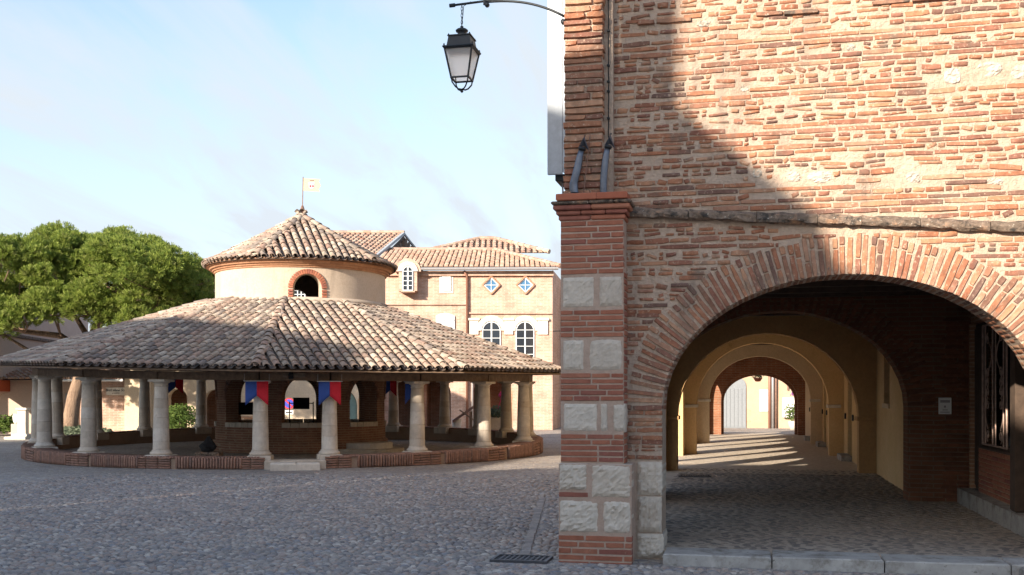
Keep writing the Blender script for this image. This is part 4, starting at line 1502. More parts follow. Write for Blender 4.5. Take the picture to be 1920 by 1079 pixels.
wops = [(math.radians((-62.5) % 360) * RD, .395, 4.32, 4.66, .40), (math.radians(117.5) * RD, .395, 4.32, 4.66, .40)]
drum = arch_wall(MB(), cpath, circ, 2.43, 5.5, .38, wops, .10).build('tower_drum', M['cream'], hall)
sc = (math.radians(-62.5) * RD)
for i in range(30):
    if i < 22:
        t = math.pi * (i + .5) / 22
        s_, zz_, rt = sc + .46 * math.cos(t), 4.66 + .46 * math.sin(t), -t
    else:
        j = i - 22
        s_, zz_, rt = sc + (.46 if j % 2 else -.46), 4.36 + .078 * (j // 2), 0
    ang = s_ / RD
    x, y = TC.x + (RD + .012) * math.cos(ang), TC.y + (RD + .012) * math.sin(ang)
    link(bpy.data.objects.new('surround_brick', nme[neat_i(2)]), drum, TRS((x, y, zz_), RZ(ang + math.pi / 2) @ RY(rt), (.135, .06, .058)))
MB().lathe([(RD, 4.24), (RD + .10, 4.30), (RD + .08, 4.37), (RD, 4.42)], TC.x, TC.y, 64, caps=False).build('flashing', M['cream'], hall, True)
M['cornice'] = vmat('cornice_brick', [(.38, .20, .115), (.44, .245, .145), (.34, .175, .10), (.41, .22, .13)], 10, 0.2, bump=0.3)
prof = [[(RD, 5.24), (RD + .035, 5.24), (RD + .05, 5.29), (RD, 5.29)], [(RD, 5.292), (RD + .085, 5.292), (RD + .11, 5.345), (RD, 5.345)],
        [(RD, 5.347), (RD + .16, 5.347), (RD + .20, 5.41), (RD, 5.41)], [(RD, 5.412), (RD + .245, 5.412), (RD + .265, 5.475), (RD, 5.475)]]
for r_, pr in enumerate(prof):
    n = 44
    for k in range(n):
        a0, a1 = 2 * math.pi * (k + .5 * (r_ % 2)) / n, 2 * math.pi * (k + .5 * (r_ % 2) + .985) / n
        mid = math.degrees((a0 + a1) / 2) % 360
        if not (190 < mid < 360 or mid < 40): continue
        mb = MB(); mb.lathe(pr + [pr[0]], TC.x, TC.y, 2, a0, a1, False)
        mb.f += [(0, 3, 6, 9), (2, 5, 8, 11)]
        mb.build('cornice_brick', M['cornice'], drum)
    mb = MB(); mb.lathe(pr + [pr[0]], TC.x, TC.y, 20, math.radians(40), math.radians(190), False); mb.build('cornice_back', M['cornice'], drum)
# tower roof
RT, ZT, ZA = 2.83, 5.46, 7.00
zf_top = lambda r: ZT + (ZA - ZT) * (1 - r / RT)
MB().lathe([(RT - .03, ZT - .03), (.05, ZA - .03)], TC.x, TC.y, 40, caps=False).build('tower_roof_bed', M['tile_bed'], hall)
troof = MB().lathe([(RT - .06, ZT - .045), (.05, ZA - .06)], TC.x, TC.y, 40, caps=False).build('tower_roof', M['timber'], hall)
flat = lambda x, y: 0
tc_, th_, tr_ = [], [], []
for k in range(5):
    c, h = slope_tiles(TC, -57 + 72 * k, math.radians(36), .08, RT, zf_top, .205, .27, flat, True)
    tc_ += c; th_ += h
    tr_ += ridge_tiles(TC, -93 + 72 * k, .1, RT + .02, zf_top, flat, .30, .075, .85)
vis_t = [t for t in tc_ if (t[1].translation.to_2d() - TC).normalized().dot(-TC.normalized()) > -.15]
vid = set(id(t) for t in sorted(vis_t, key=lambda t: (t[1].translation - camv).length)[:300])
place('roof_tile', tme, [t for t in tc_ if id(t) in vid], troof)
join_instances('tiling', TILES, [t for t in tc_ if id(t) not in vid], M['tile'], troof, True)
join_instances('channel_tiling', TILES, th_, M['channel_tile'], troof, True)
place('hip_tile', hme, tr_, troof)
# finial and painted vane
fin = MB().lathe([(.16, ZA - .06), (.11, ZA + .12), (.03, ZA + .36), (.0, ZA + .38)], TC.x + .03, TC.y, 12).build('finial', M['rusty'], hall, True)
px_, py_ = TC.x + .03, TC.y
vane_z = ZA + .80
MB().tube([(px_, py_, ZA + .3), (px_ + .02, py_, ZA + 1.22)], .014, 6).build('vane_rod', M['rusty'], hall)
M['vane_cream'] = simple('vane_cream', (.40, .37, .27), .6, 0, 0, 40, .06)
M['vane_shield'] = simple('vane_shield', (.36, .41, .46), .6, 0, 0, 40, .05)
M['vane_sky'] = simple('vane_sky', (.28, .48, .66), .6, 0, 0, 40, .05)
fl = [(0, 0), (.50, -.025), (.46, .06), (.50, .11), (.53, .17), (.50, .23), (.46, .29), (.52, .355), (0, .385)]
vtf = Matrix.Translation((px_ + .022, py_, vane_z)) @ RZ(YAW + .03)
vane = MB().prism(fl, -.004, .004).build('vane', M['vane_cream'], hall, False, vtf)
sh = [(.17, .09), (.25, .055), (.33, .09), (.345, .27), (.16, .27)]
MB().prism(sh, -.010, -.005).build('shield', M['vane_shield'], vane, False, vtf)
MB().box(.19, .32, -.014, -.0105, .19, .25).build('shield_band', M['vane_sky'], vane, False, vtf)
for q in (0, 1): MB().box(.195 + q * .075, .24 + q * .075, -.014, -.0105, .115, .17).build('shield_tower', M['sign_red'], vane, False, vtf)
MB().box(.20, .32, -.010, -.005, .30, .325).build('crown_mark', M['rusty'], vane, False, vtf)

# things in and about the hall
def swallowtail(ang, r, label, w=.52, h=.56, rot=0, order=('blue', 'red')):
    x, y = pol(HC, ang, r)
    zt = 2.135 + tilt(x, y) - .005
    t = thing('banner', (x, y, zt), label, 'banner', 'town banners on the market hall')
    tf = Matrix.Translation((x, y, zt)) @ RZ(math.radians(ang + 90 + rot))
    for s_, c in ((0, order[0]), (1, order[1])):
        n = 6
        v, f = [], []
        for i in range(n + 1):
            a = i / n
            xx = (-w / 2 + w / 2 * a) if s_ == 0 else w / 2 * a
            bot = -h + (.30 * h) * (a if s_ == 0 else 1 - a) * 1.35
            for j in range(5):
                z = bot * j / 4
                v.append((xx, .016 * math.sin(9 * xx + 2 * z + ang) * (j / 4 + .3), z))
        for i in range(n):
            for j in range(4): f.append((i * 5 + j, (i + 1) * 5 + j, (i + 1) * 5 + j + 1, i * 5 + j + 1))
        o = MB().add(v, f).build('cloth', M[c], t, True, tf)
        sm = o.modifiers.new('thickness', 'SOLIDIFY'); sm.thickness = .003
    MB().tube([(-w / 2 - .04, 0, .004), (w / 2 + .04, 0, .004)], .010, 6).build('rod', M['white_wood'], t, False, tf)
    for q in (-1, 1): MB().tube([(q * (w / 2 + .02), 0, .004), (q * (w / 2 + .02), .0, .17)], .003, 4).build('cord', M['white_wood'], t, False, tf)
    return t


swallowtail(-72.6, 7.33, 'blue and red swallowtail banner, the one left of the hall entrance', rot=4)
swallowtail(-59.6, 7.33, 'blue and red swallowtail banner, the one right of the hall entrance', rot=2)
swallowtail(-40.6, 6.75, 'blue and red banner half hidden behind the column right of the entrance', w=.42, rot=-10)
swallowtail(150, 6.8, 'blue and red banner on the far side of the hall by the shrub', rot=160)
swallowtail(84, 6.7, 'blue and red banner seen through the tower arch at the hall centre', rot=180)
ba, br = -66.2, 7.26
bx_, by_ = pol(HC, ba, br)
bt = Matrix.Translation((bx_, by_, 2.27 + tilt(bx_, by_))) @ RZ(math.radians(ba + 90))
sg = thing('beam_sign', (bx_, by_, 2.2), 'long faded name board on the beam over the hall entrance', 'sign')
MB().bbox(-.23, .27, -.012, .012, -.045, .055, .004).build('board', M['old_board'], sg, False, bt)


def lettering(text, size, mw, mat, parent, name='lettering', shear=0.0):
    cu = bpy.data.curves.new(name, 'FONT'); cu.body = text; cu.size = size; cu.extrude = .002; cu.shear = shear
    cu.align_x = 'CENTER'; cu.align_y = 'CENTER'
    cu.materials.append(mat)
    tmp = bpy.data.objects.new('tmp', cu)
    COL.objects.link(tmp)
    me = bpy.data.meshes.new_from_object(tmp.evaluated_get(bpy.context.evaluated_depsgraph_get()))
    bpy.data.objects.remove(tmp)
    return link(bpy.data.objects.new(name, me), parent, mw @ RX(math.radians(90)))


lettering('MES', .085, bt @ Matrix.Translation((-.17, -.016, .004)), M['timber'], sg)
lettering('MTIERY', .085, bt @ Matrix.Translation((.13, -.016, .004)), M['timber'], sg)
sp_ = thing('spotlight', (bx_, by_, 2.2), 'small black spotlight fixed over the name board on the beam', 'lamp')
MB().bbox(-.075, .045, -.16, -.03, -.085, .045, .02).build('housing', M['black'], sp_, False, bt @ Matrix.Translation((-.03, 0, 0)))
MB().box(-.06, .03, -.08, -.02, .046, .075).build('mount', M['iron'], sp_, False, bt @ Matrix.Translation((-.03, 0, 0)))
# display panels on stands in the tower
for (u, d, zc, w, h, lab) in ((460, 31.0, 1.31, .50, .36, 'black display panel on iron legs in the tower arch behind the leftmost banner'), (565, 33.2, 1.44, .50, .36, 'black display panel on iron legs in the middle tower arch')):
    x = (u - 960) / FPX * d
    t = thing('display_panel', sq(x, d, 0), lab, 'display board')
    tf = lambda a, b, c, x=x, d=d: sq(x + a, d + b, c)
    MB(tf).bbox(-w / 2, w / 2, -.02, .02, zc - h / 2, zc + h / 2, .008).build('panel', M['black'], t)
    for q in (-1, 1):
        MB(tf).tube([(q * (w / 2 + .12), 0, .1), (q * (w / 2 + .12), 0, zc + .05)], .02, 6).build('leg', M['iron'], t)
        MB(tf).tube([(q * (w / 2 - .02), 0, zc), (q * (w / 2 + .12), 0, zc)], .015, 6).build('arm', M['iron'], t)
# curved stone steps at the tower foot, right
ss = thing('tower_step', (TC.x, TC.y, 0), 'curved stone steps at the foot of the tower, on the right', 'steps')
for r_, (ro, zt) in enumerate(((1.05, .20), (.72, .36))):
    x, y = pol(TC, -22, RD + .15)
    MB().lathe([(0, .08), (ro, .08), (ro, zt - .02), (ro - .02, zt), (0, zt)], x, y, 28, caps=False).build('step', M['col_stone'], ss)
# dark bundle on a low stone, left of the tower
bs = thing('stone_block_seat', sq((392 - 960) / FPX * 26.5, 26.5, 0), 'low stone block on the hall floor left of the tower', 'stone')
tf = lambda a, b, c: sq((392 - 960) / FPX * 26.5 + a, 26.5 + b, c)
MB(tf).bbox(-.30, .30, -.2, .2, .0, .30, .03).build('block', M['ledge'], bs)
cb_ = thing('black_bundle', sq((390 - 960) / FPX * 26.5, 26.5, .31), 'crumpled black bundle lying on a low stone in the hall', 'bundle')
v, f = [], []
rg = random.Random(8)
for j in range(7):
    for k in range(12):
        a = 2 * math.pi * k / 12; ph = math.pi * (j + .3) / 7.2
        r = .19 * math.sin(ph) * rg.uniform(.8, 1.15)
        v.append(sq((388 - 960) / FPX * 26.5 + r * math.cos(a) * 1.1 + .06 * (1 - j / 6) * .8, 26.5 + r * math.sin(a), .42 + .15 * math.cos(ph) + (.12 if j == 0 else 0)))
for j in range(6):
    for k in range(12): f.append((j * 12 + k, j * 12 + (k + 1) % 12, (j + 1) * 12 + (k + 1) % 12, (j + 1) * 12 + k))
MB().add(v, f + [tuple(range(12)), tuple(72 + k for k in range(11, -1, -1))]).build('cloth', M['black'], cb_)
# hand cart: tilted board on a stone stub behind the hall
ct = thing('tilted_board', sq((877 - 960) / FPX * 41, 41, 0), 'weathered board tilted on a white stone stub behind the hall', 'board')
k41 = 41 / FPX
tf = lambda a, b, c: sq((877 - 960) * k41 + a, 41 + b, c)
MB(tf).lathe([(.2, 0), (.17, .5), (.19, .75), (0, .78)], -.42, 0, 14).build('stub', M['white_stone'], ct, True)
MB(tf).add([(-.56, -.3, .62), (.36, -.3, 1.27), (.36, .3, 1.27), (-.56, .3, .62), (-.58, -.3, .72), (.34, -.3, 1.37), (.34, .3, 1.37), (-.58, .3, .72)], [(3, 2, 1, 0), (4, 5, 6, 7), (0, 1, 5, 4), (1, 2, 6, 5), (2, 3, 7, 6), (3, 0, 4, 7)]).build('plank', M['rusty'], ct)
for (p0, p1) in (((-.30, -.32, 1.12), (.26, -.32, .72)), ((.1, -.2, 0), (.1, -.2, 1.05)), ((.14, .2, 0), (.14, .2, 1.05))):
    MB(tf).tube([p0, p1], .03, 6).build('strut', M['timber'], ct)
# stone trough with a pink flower spike
pt_ = thing('flower_trough', sq((934 - 960) / FPX * 38, 38, 0), 'stone trough with grey plants and a pink flower spike by the hall', 'planter')
k38 = 38 / FPX
tf = lambda a, b, c: sq((936 - 960) * k38 + a, 38 + b, c)
MB(tf).bbox(-.34, .30, -.22, .22, .2, .90, .02).build('trough', M['lime_stone'], pt_)
MB(tf).bbox(-.62, -.36, -.2, .2, .3, .95, .02).build('side_block', M['lime_stone'], pt_)
leafy('foliage', tf(-.08, 0, 1.08), .40, 420, pt_, M['grey_leaf'], .07, 12, .6)
MB(tf).tube([(-.1, 0, .9), (-.02, 0, 1.3), (.1, 0, 1.62)], .014, 5).build('stem', M['pink'], pt_)
leafy('flower_spike', tf(.14, 0, 1.70), .15, 90, pt_, M['pink'], .06, 13, 1.2)

# ------------------------------------------------------------------ houses round the square
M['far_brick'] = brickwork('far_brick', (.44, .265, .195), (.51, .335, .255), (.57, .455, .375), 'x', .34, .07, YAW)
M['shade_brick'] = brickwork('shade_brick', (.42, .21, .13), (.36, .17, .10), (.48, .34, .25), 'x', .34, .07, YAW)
M['sand_render'] = plaster('sand_render', (.66, .55, .41), (.60, .48, .34), 0.7, 0.2, patches=(((.48, .34, .22), 1.0, .64, .8),))
M['beige_render'] = plaster('beige_render', (.54, .44, .365), (.48, .385, .31), 0.6, 0.2)


def tile_rows(parent, tf, x0, x1, d0, z0, d1, z1, pitch=.24, name='roof_tiling', hipl=0.0, hipr=0.0, mat='far_tile', bed='tile_bed'):
    """plane roof from eave (d0, z0) to ridge (d1, z1) covered in rows of half-round tiles"""
    L = math.hypot(d1 - d0, z1 - z0)
    MB(tf).add([(x0, d0, z0 - .03), (x1, d0, z0 - .03), (x1 - hipr, d1, z1 - .03), (x0 + hipl, d1, z1 - .03)], [(0, 1, 2, 3)]).build('roof_bed', M[bed], parent)
    v, f = [], []
    ud, uz = (d1 - d0) / L, (z1 - z0) / L
    n = int((x1 - x0) / pitch)
    expo = .34
    for q in range(n):
        xc = x0 + (q + .5) * (x1 - x0) / n
        s1 = L
        if hipl > 0: s1 = min(s1, L * (xc - x0) / hipl)
        if hipr > 0: s1 = min(s1, L * (x1 - xc) / hipr)
        s = -.05
        while s < s1 - .05:
            e = min(s + expo * 1.1, s1 + .02)
            b = len(v)
            jx = RND.uniform(-.012, .012)
            for (ss_, r, lift) in ((s, .105, .028), (e, .085, .0)):
                for k in range(5):
                    a = math.pi * k / 4
                    v.append((xc + jx + r * math.cos(a), d0 + ud * ss_, z0 + uz * ss_ + r * math.sin(a) * .85 + lift))
            for k in range(4): f.append((b + k, b + k + 1, b + 6 + k, b + 5 + k))
            f.append((b, b + 1, b + 2, b + 3, b + 4))
            s += expo
    o = MB(tf).add(v, f).build(name, M[mat], parent)
    o['kind'] = 'stuff'
    runs = [((x0 + hipl, d1, z1), (x1 - hipr, d1, z1))]
    if hipl > 0: runs.append(((x0, d0, z0), (x0 + hipl, d1, z1)))
    if hipr > 0: runs.append(((x1, d0, z0), (x1 - hipr, d1, z1)))
    for p0, p1 in runs:
        p0, p1 = Vector(p0), Vector(p1)
        n_ = max(2, int((p1 - p0).length / .4))
        for k in range(n_):
            q0, q1 = p0.lerp(p1, k / n_), p0.lerp(p1, (k + 1.08) / n_)
            up_ = Vector((0, 0, .05))
            MB(tf).tube([q0 + up_, q1 + up_], [.125, .105], 8).build('ridge_tile', M[mat], parent)
    return o


def bgx(u, d): return (u - 960) / FPX * d
def bgz(v, d): return EYE + (HORIZON - v) * d / FPX


# tall brick house to the right behind the hall
D1 = 51.0
bh = thing('brick_town_house', sq(bgx(900, D1), D1, 0), 'three-storey pale brick house with diamond windows behind the hall', 'house')
X = lambda u: bgx(u, D1)
Z = lambda v: bgz(v, D1)
arch_ops = [(X(762), .75), (X(817), .72), (X(924), .95)]
x0, x1 = X(600), X(1036)
path = lambda s, o: (x0 + s, D1 + o)
sqw = lambda a, b, c: sq(a, b, c)
mb = MB(sqw)
arch_wall(mb, path, x1 - x0, 0, Z(508), .5, [(c - x0, hw, -1, 1.75, hw * .95) for c, hw in arch_ops])
front2 = mb.build('front_wall', M['far_brick'], bh)
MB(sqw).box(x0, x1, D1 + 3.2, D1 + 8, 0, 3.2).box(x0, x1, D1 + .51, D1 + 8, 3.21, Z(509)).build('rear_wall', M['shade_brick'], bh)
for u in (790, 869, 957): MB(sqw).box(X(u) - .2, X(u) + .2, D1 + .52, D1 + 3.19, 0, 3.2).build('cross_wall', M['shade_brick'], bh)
# flank that runs back on the right, with an arch
MB(sqw).add([(x1 + .002, D1 + .01, 0), (x1 + 1.2, D1 + 9, 0), (x1 + 1.2, D1 + 9, Z(506)), (x1 + .002, D1 + .01, Z(506))], [(0, 1, 2, 3)]).build('flank_wall', M['far_brick'], bh)

R1 = D1 + 5
tile_rows(bh, sqw, X(700), X(1050), D1 - .45, Z(503), R1, bgz(470, R1), .24, hipr=3.2)
MB(sqw).tube([(X(735), D1 - .5, Z(507)), (X(1046), D1 - .5, Z(506))], .07, 8).build('gutter', M['pvc'], bh)
MB(sqw).box(X(725), x1 + .04, D1 - .16, D1 - .005, Z(518), Z(509)).build('cornice', M['far_brick'], bh)
for (u0, u1, v) in ((640, 875, 569), (879, 1036, 586)):
    MB(sqw).bbox(X(u0), X(u1), D1 - .1, D1 - .004, Z(v) - .09, Z(v), .02).build('string_course', M['far_brick'], bh)
MB(sqw).tube([(X(876), D1 - .12, 0), (X(876), D1 - .12, Z(520)), (X(871), D1 - .3, Z(510))], .06, 8).build('drain_pipe', M['copper_pipe'], bh, True)
MB(sqw).tube([(X(886), D1 - .12, 0), (X(886), D1 - .12, Z(640))], .05, 8).build('drain_pipe', M['pvc'], bh, True)
# second, higher roofs behind
tile_rows(bh, sqw, bgx(790, D1 + 5), bgx(1030, D1 + 5), D1 + 4.9, bgz(474, D1 + 4.9), D1 + 7, bgz(449, D1 + 7), .3, hipl=3.0, hipr=2.9, name='rear_roof_tiling')


def window(parent, tf, x0, x1, z0, z1, d, frame='white_wood', arch=0.0, cols=2, rows=3, glass='glass', mull=.05, reveal=None):
    """framed window with glazing bars; set into a dark reveal"""
    def top(x):
        if not arch: return z1
        c, h = (x0 + x1) / 2, (x1 - x0) / 2
        return z1 - arch + arch * math.sqrt(max(0, 1 - ((x - c) / h) ** 2))
    n = 12
    xs = [x0 + (x1 - x0) * (1 - math.cos(math.pi * i / n)) / 2 for i in range(n + 1)]
    poly = [(x0, z0), (x1, z0)] + [(x, top(x)) for x in reversed(xs)]
    w = MB(tf).prism(poly, d + .01, d + .03).build('window', M[glass], parent)
    fr = MB(tf)
    edge_ = [(x, top(x)) for x in xs]
    pts = [(x0, z0)] + edge_ + [(x1, z0)]
    for a, b in zip(pts[:-1], pts[1:]): fr.tube([(a[0], d - .01, a[1]), (b[0], d - .01, b[1])], mull, 4)
    fr.tube([(x0, d - .01, z0), (x1, d - .01, z0)], mull, 4)
    fr.build('frame', M[frame], w)
    for i in range(1, cols):
        x = x0 + (x1 - x0) * i / cols
        MB(tf).box(x - mull * (1.1 if cols == 2 else .6), x + mull * (1.1 if cols == 2 else .6), d - .035, d + .008, z0, top(x)).build('mullion', M[frame], w)
    for j in range(1, rows):
        z = z0 + (z1 - z0) * j / rows
        MB(tf).box(x0, x1, d - .028, d + .008, z - mull * .5, z + mull * .5).build('glazing_bar', M[frame], w)
    return w


def ring_stones(parent, tf, cx, zc, r0, r1, d, mat, n=15, name='arch_stone', squash=1.0, a0=0, a1=math.pi):
    for i in range(n):
        t0, t1 = a0 + (a1 - a0) * (i + .03) / n, a0 + (a1 - a0) * (i + .97) / n
        poly = [(cx + r * math.cos(t), zc + r * math.sin(t) * squash) for r, t in ((r0, t0), (r1, t0), (r1, t1), (r0, t1))]
        MB(tf).prism(poly, d - .07, d - .003).build(name, M[mat], parent)


dw = .12
# two tall round-headed windows in white stone surrounds
for (u0, u1) in ((905, 938), (968, 1001)):
    xa, xb = X(u0), X(u1)
    r = (xb - xa) / 2
    zc = Z(604) - r
    window(bh, sqw, xa, xb, Z(680), Z(604), D1 - .03, arch=r, cols=2, rows=5, mull=.03)
    ring_stones(bh, sqw, (xa + xb) / 2, zc, r + .05, r + .30, D1 - .02, 'white_stone', 17)
for u0, u1 in ((880, 897), (945, 962), (1008, 1027)):
    MB(sqw).bbox(X(u0), X(u1), D1 - .08, D1 - .004, Z(628), Z(602), .015).build('pilaster', M['white_stone'], bh)
    MB(sqw).bbox(X(u0) - .06, X(u1) + .06, D1 - .14, D1 - .003, Z(602) + .003, Z(597), .02).build('pilaster_cap', M['white_stone'], bh)
# diamonds
for u in (921, 985):
    c, zc, h = X(u), Z(535), X(934.5) - X(921)
    poly = lambda s: [(c, zc - h * s), (c + h * s, zc), (c, zc + h * s), (c - h * s, zc)]
    dm = MB(sqw).prism(poly(1.0), D1 - .02, D1 - .005).build('diamond_window', M['sky_glass'], bh)
    P4 = [(c, zc - h), (c + h, zc), (c, zc + h), (c - h, zc)]
    fr = MB(sqw)
    for i in range(4): fr.tube([(P4[i][0], D1 - .04, P4[i][1]), (P4[(i + 1) % 4][0], D1 - .04, P4[(i + 1) % 4][1])], .032, 4)
    fr.build('frame', M['white_wood'], dm)
    MB(sqw).box(c - .014, c + .014, D1 - .05, D1 - .021, zc - h, zc + h).build('glazing_bar', M['white_wood'], dm)
    MB(sqw).box(c - h, c + h, D1 - .046, D1 - .022, zc - .014, zc + .014).build('glazing_bar', M['white_wood'], dm)
    P6 = [(c + (a - c) * 1.22, zc + (b - zc) * 1.22) for a, b in P4]
    su = MB(sqw)
    for i in range(4): su.tube([(P6[i][0], D1 - .07, P6[i][1]), (P6[(i + 1) % 4][0], D1 - .07, P6[(i + 1) % 4][1])], .05, 4)
    su.build('surround', M['shade_brick'], dm)
# dormer, shutters
xa, xb = X(758), X(776)
r = (xb - xa) / 2
MB(sqw).prism([(X(743), Z(512)), (X(791), Z(512))] + [(X(767) + (X(791) - X(767)) * math.cos(math.pi * k / 12), Z(512) + .62 * math.sin(math.pi * k / 12)) for k in range(1, 12)], D1 - .58, D1 + 1.5).box(X(750), X(784), D1 - .58, D1 - .005, Z(548), Z(511)).build('dormer', M['far_brick'], bh)
window(bh, sqw, xa, xb, Z(547), Z(503), D1 - .61, arch=r, cols=2, rows=5, mull=.03)
ring_stones(bh, sqw, (xa + xb) / 2, Z(503) - r, r + .04, r + .24, D1 - .585, 'white_stone', 13)
MB(sqw).bbox(xa - .1, xb + .1, D1 - .68, D1 - .004, Z(551), Z(548.2), .01).build('window_sill', M['far_brick'], bh)


def shutters(parent, tf, u0, u1, v0, v1, d, arch=.0, leaves=2, dX=X, dZ=Z):
    xa, xb = dX(u0), dX(u1)
    for k in range(leaves):
        a, b = xa + (xb - xa) * k / leaves + .012, xa + (xb - xa) * (k + 1) / leaves - .012
        def zt(x): return dZ(v0) - arch * (2 * (x - (xa + xb) / 2) / (xb - xa)) ** 2
        sh = MB(tf).prism([(a, dZ(v1)), (b, dZ(v1)), (b, zt(b)), ((a + b) / 2, zt((a + b) / 2)), (a, zt(a))], d - .06, d - .02).build('shutter', M['white_wood'], parent)
        for z in (.2, .8):
            zz_ = dZ(v1) + (dZ(v0) - dZ(v1)) * z - .06
            MB(tf).box(a + .03, b - .03, d - .085, d - .061, zz_ - .03, zz_ + .03).build('batten', M['white_wood'], sh)


shutters(bh, sqw, 828, 846, 517, 546, D1 - .02, 0, 1)
MB(sqw).box(X(824), X(850), D1 - .03, D1 - .004, Z(550), Z(514)).build('shutter_surround', M['white_stone'], bh)
shutters(bh, sqw, 817, 853, 588, 640, D1 - .02, .12)
shutters(bh, sqw, 748, 783, 588, 640, D1 - .02, .12)
MB(sqw).tube([(X(1037), D1 - .1, Z(622)), (X(1052), D1 - .6, Z(622))], .025, 6).build('sign_bracket', M['iron'], bh)

# rendered house with arches straight behind the hall
D2 = 47.0
X2 = lambda u: bgx(u, D2)
Z2 = lambda v: bgz(v, D2)
ah = thing('arched_house', sq(X2(480), D2, 0), 'cream rendered house with ground-floor arches seen between the hall columns', 'house')
x0b, x1b = X2(236), X2(700)
path2 = lambda s, o: (x0b + s, D2 + o)
ops = [(X2(u) - x0b, hw, -1, sp2, hw * .95) for u, hw, sp2 in ((333, .42, 1.55), (404, .50, 1.45), (516, .42, 1.2), (632, .88, 1.2), (690, .45, 1.4))]
arch_wall(MB(sqw), path2, x1b - x0b, 0, 3.0, .45, ops).box(x0b, X2(575), D2 + .002, D2 + .45, 3.002, Z2(516)).build('front_wall', M['sand_render'], ah)
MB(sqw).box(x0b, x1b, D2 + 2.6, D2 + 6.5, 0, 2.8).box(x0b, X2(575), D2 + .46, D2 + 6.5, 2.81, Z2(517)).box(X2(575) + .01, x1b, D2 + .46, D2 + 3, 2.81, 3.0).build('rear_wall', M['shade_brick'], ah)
MB(sqw).bbox(x0b - 3, X2(578), D2 - .18, D2 - .004, Z2(516) + .003, Z2(512), .02).build('cornice', M['far_brick'], ah)
tile_rows(ah, sqw, X2(340) - .3, X2(590), D2 - .4, Z2(512), D2 + 5, bgz(458, D2 + 5), .24, hipl=2.9, hipr=2.2)
# gabled roof with a boarded end that rises behind
gh = thing('gabled_house', sq(bgx(740, 58), 58, 0), 'house whose tiled roof with a boarded gable rises behind the tower', 'house')
ge0, ge1, gr1 = bgx(560, 54), bgx(704, 54), bgx(757, 58)
shear = (gr1 - ge1) / 4
gtf = lambda a, b, c: sq(a + (b - 54) * shear, b, c)
tile_rows(gh, gtf, ge0, ge1, 54, bgz(482, 54), 58, bgz(438, 58), .26, name='gable_tiling')
pk, pl_, pr_ = (bgx(757, 58), 58.0, bgz(438, 58)), (bgx(704, 54), 54.0, bgz(482, 54)), (bgx(779, 60), 60.0, bgz(467, 60))
MB(sqw).add([(pl_[0] + .25, pl_[1], pl_[2] - .1), (pr_[0] - .25, pr_[1], pr_[2] - .6), (pr_[0] - .25, pr_[1], pr_[2] - .05), (pk[0], pk[1], pk[2] - .12)], [(0, 1, 2, 3)]).build('gable', M['dark_timber'], gh)
for k in range(7):
    t0 = .42 + k * .075
    bx0 = pl_[0] + (pr_[0] - pl_[0]) * t0
    by0 = pl_[1] + (pr_[1] - pl_[1]) * t0 - .06
    zt_ = pl_[2] + (pk[2] - pl_[2]) * min(1, t0 / .70) - .28 if t0 < .70 else pk[2] - (pk[2] - pr_[2]) * (t0 - .70) / .30 - .2
    MB(sqw).box(bx0, bx0 + .13, by0 - .02, by0 + .02, pl_[2] - .3, zt_).build('gable_board', M['old_board'] if k % 3 else M['timber'], gh)
MB(sqw).tube([pl_, pk], .10, 4).tube([pk, pr_], .07, 4).build('barge_board', M['grey_wood'], gh)
MB(sqw).add([(pk[0], pk[1], pk[2] + .04), (pr_[0] + .1, pr_[1], pr_[2] + .02), (pr_[0] + .1, 64, pr_[2] + .02), (pk[0], 62, pk[2] + .04)], [(0, 1, 2, 3)]).build('rear_slope', M['tile_bed'], gh)
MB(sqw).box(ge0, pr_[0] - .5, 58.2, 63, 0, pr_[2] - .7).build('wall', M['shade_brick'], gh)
# window and shutter that show through the tower
window(ah, sqw, X2(545), X2(572), Z2(575), Z2(545), D2 - .03, cols=4, rows=4, mull=.03)
# teal gate standing in one arch
gx_ = X2(632)
gt_ = MB(sqw).prism([(gx_ - .84, 0), (gx_ + .84, 0)] + [(gx_ + .84 * math.cos(math.pi * k / 12), 1.2 + .80 * math.sin(math.pi * k / 12)) for k in range(13)], D2 + .2, D2 + .26).build('gate', M['teal_wood'], ah)
for k in range(7):
    xa = gx_ - .80 + k * .23
    MB(sqw).bbox(xa + .01, xa + .22, D2 + .17, D2 + .199, .05, 1.2, .006).build('board', M['teal_wood'], gt_)
# patch of exposed brick low on the wall
pb = []
for r_ in range(14):
    x = X2(440) + RND.uniform(-.2, .2)
    while x < X2(500) and r_ < 13:
        L = RND.uniform(.2, .4)
        if RND.random() < .8 - r_ * .03: pb.append((rough_i(5), TRS(sq(x, D2 - .005, .5 + r_ * .07), RZ(YAW), (L, .06, .05))))
        x += L + .03
join_instances('exposed_brick', ROUGH, pb, M['cornice'], ah)

# no parking sign
ps = thing('parking_sign', sq(bgx(542, 44), 44, 0), 'round blue and red no parking sign seen through the tower arch', 'road sign')
kx_, kz_ = bgx(542, 44), bgz(757, 44)
MB(sqw).tube([(kx_, 44.03, 0), (kx_, 44.03, kz_ + .2)], .03, 8).build('post', M['pvc'], ps)
disc = lambda r0, r1, n=28: [((kx_ + r * math.cos(2 * math.pi * k / n)), kz_ + r * math.sin(2 * math.pi * k / n)) for r in (r1,) for k in range(n)]
MB(sqw).prism(disc(0, .23), 43.985, 44.0).build('rim', M['sign_red'], ps)
MB(sqw).prism(disc(0, .18), 43.975, 43.984).build('face', M['sign_blue'], ps)
MB(sqw).add([(kx_ - .15, 43.97, kz_ + .11), (kx_ - .11, 43.97, kz_ + .15), (kx_ + .15, 43.97, kz_ - .11), (kx_ + .11, 43.97, kz_ - .15)], [(0, 1, 2, 3)]).build('slash', M['sign_red'], ps)
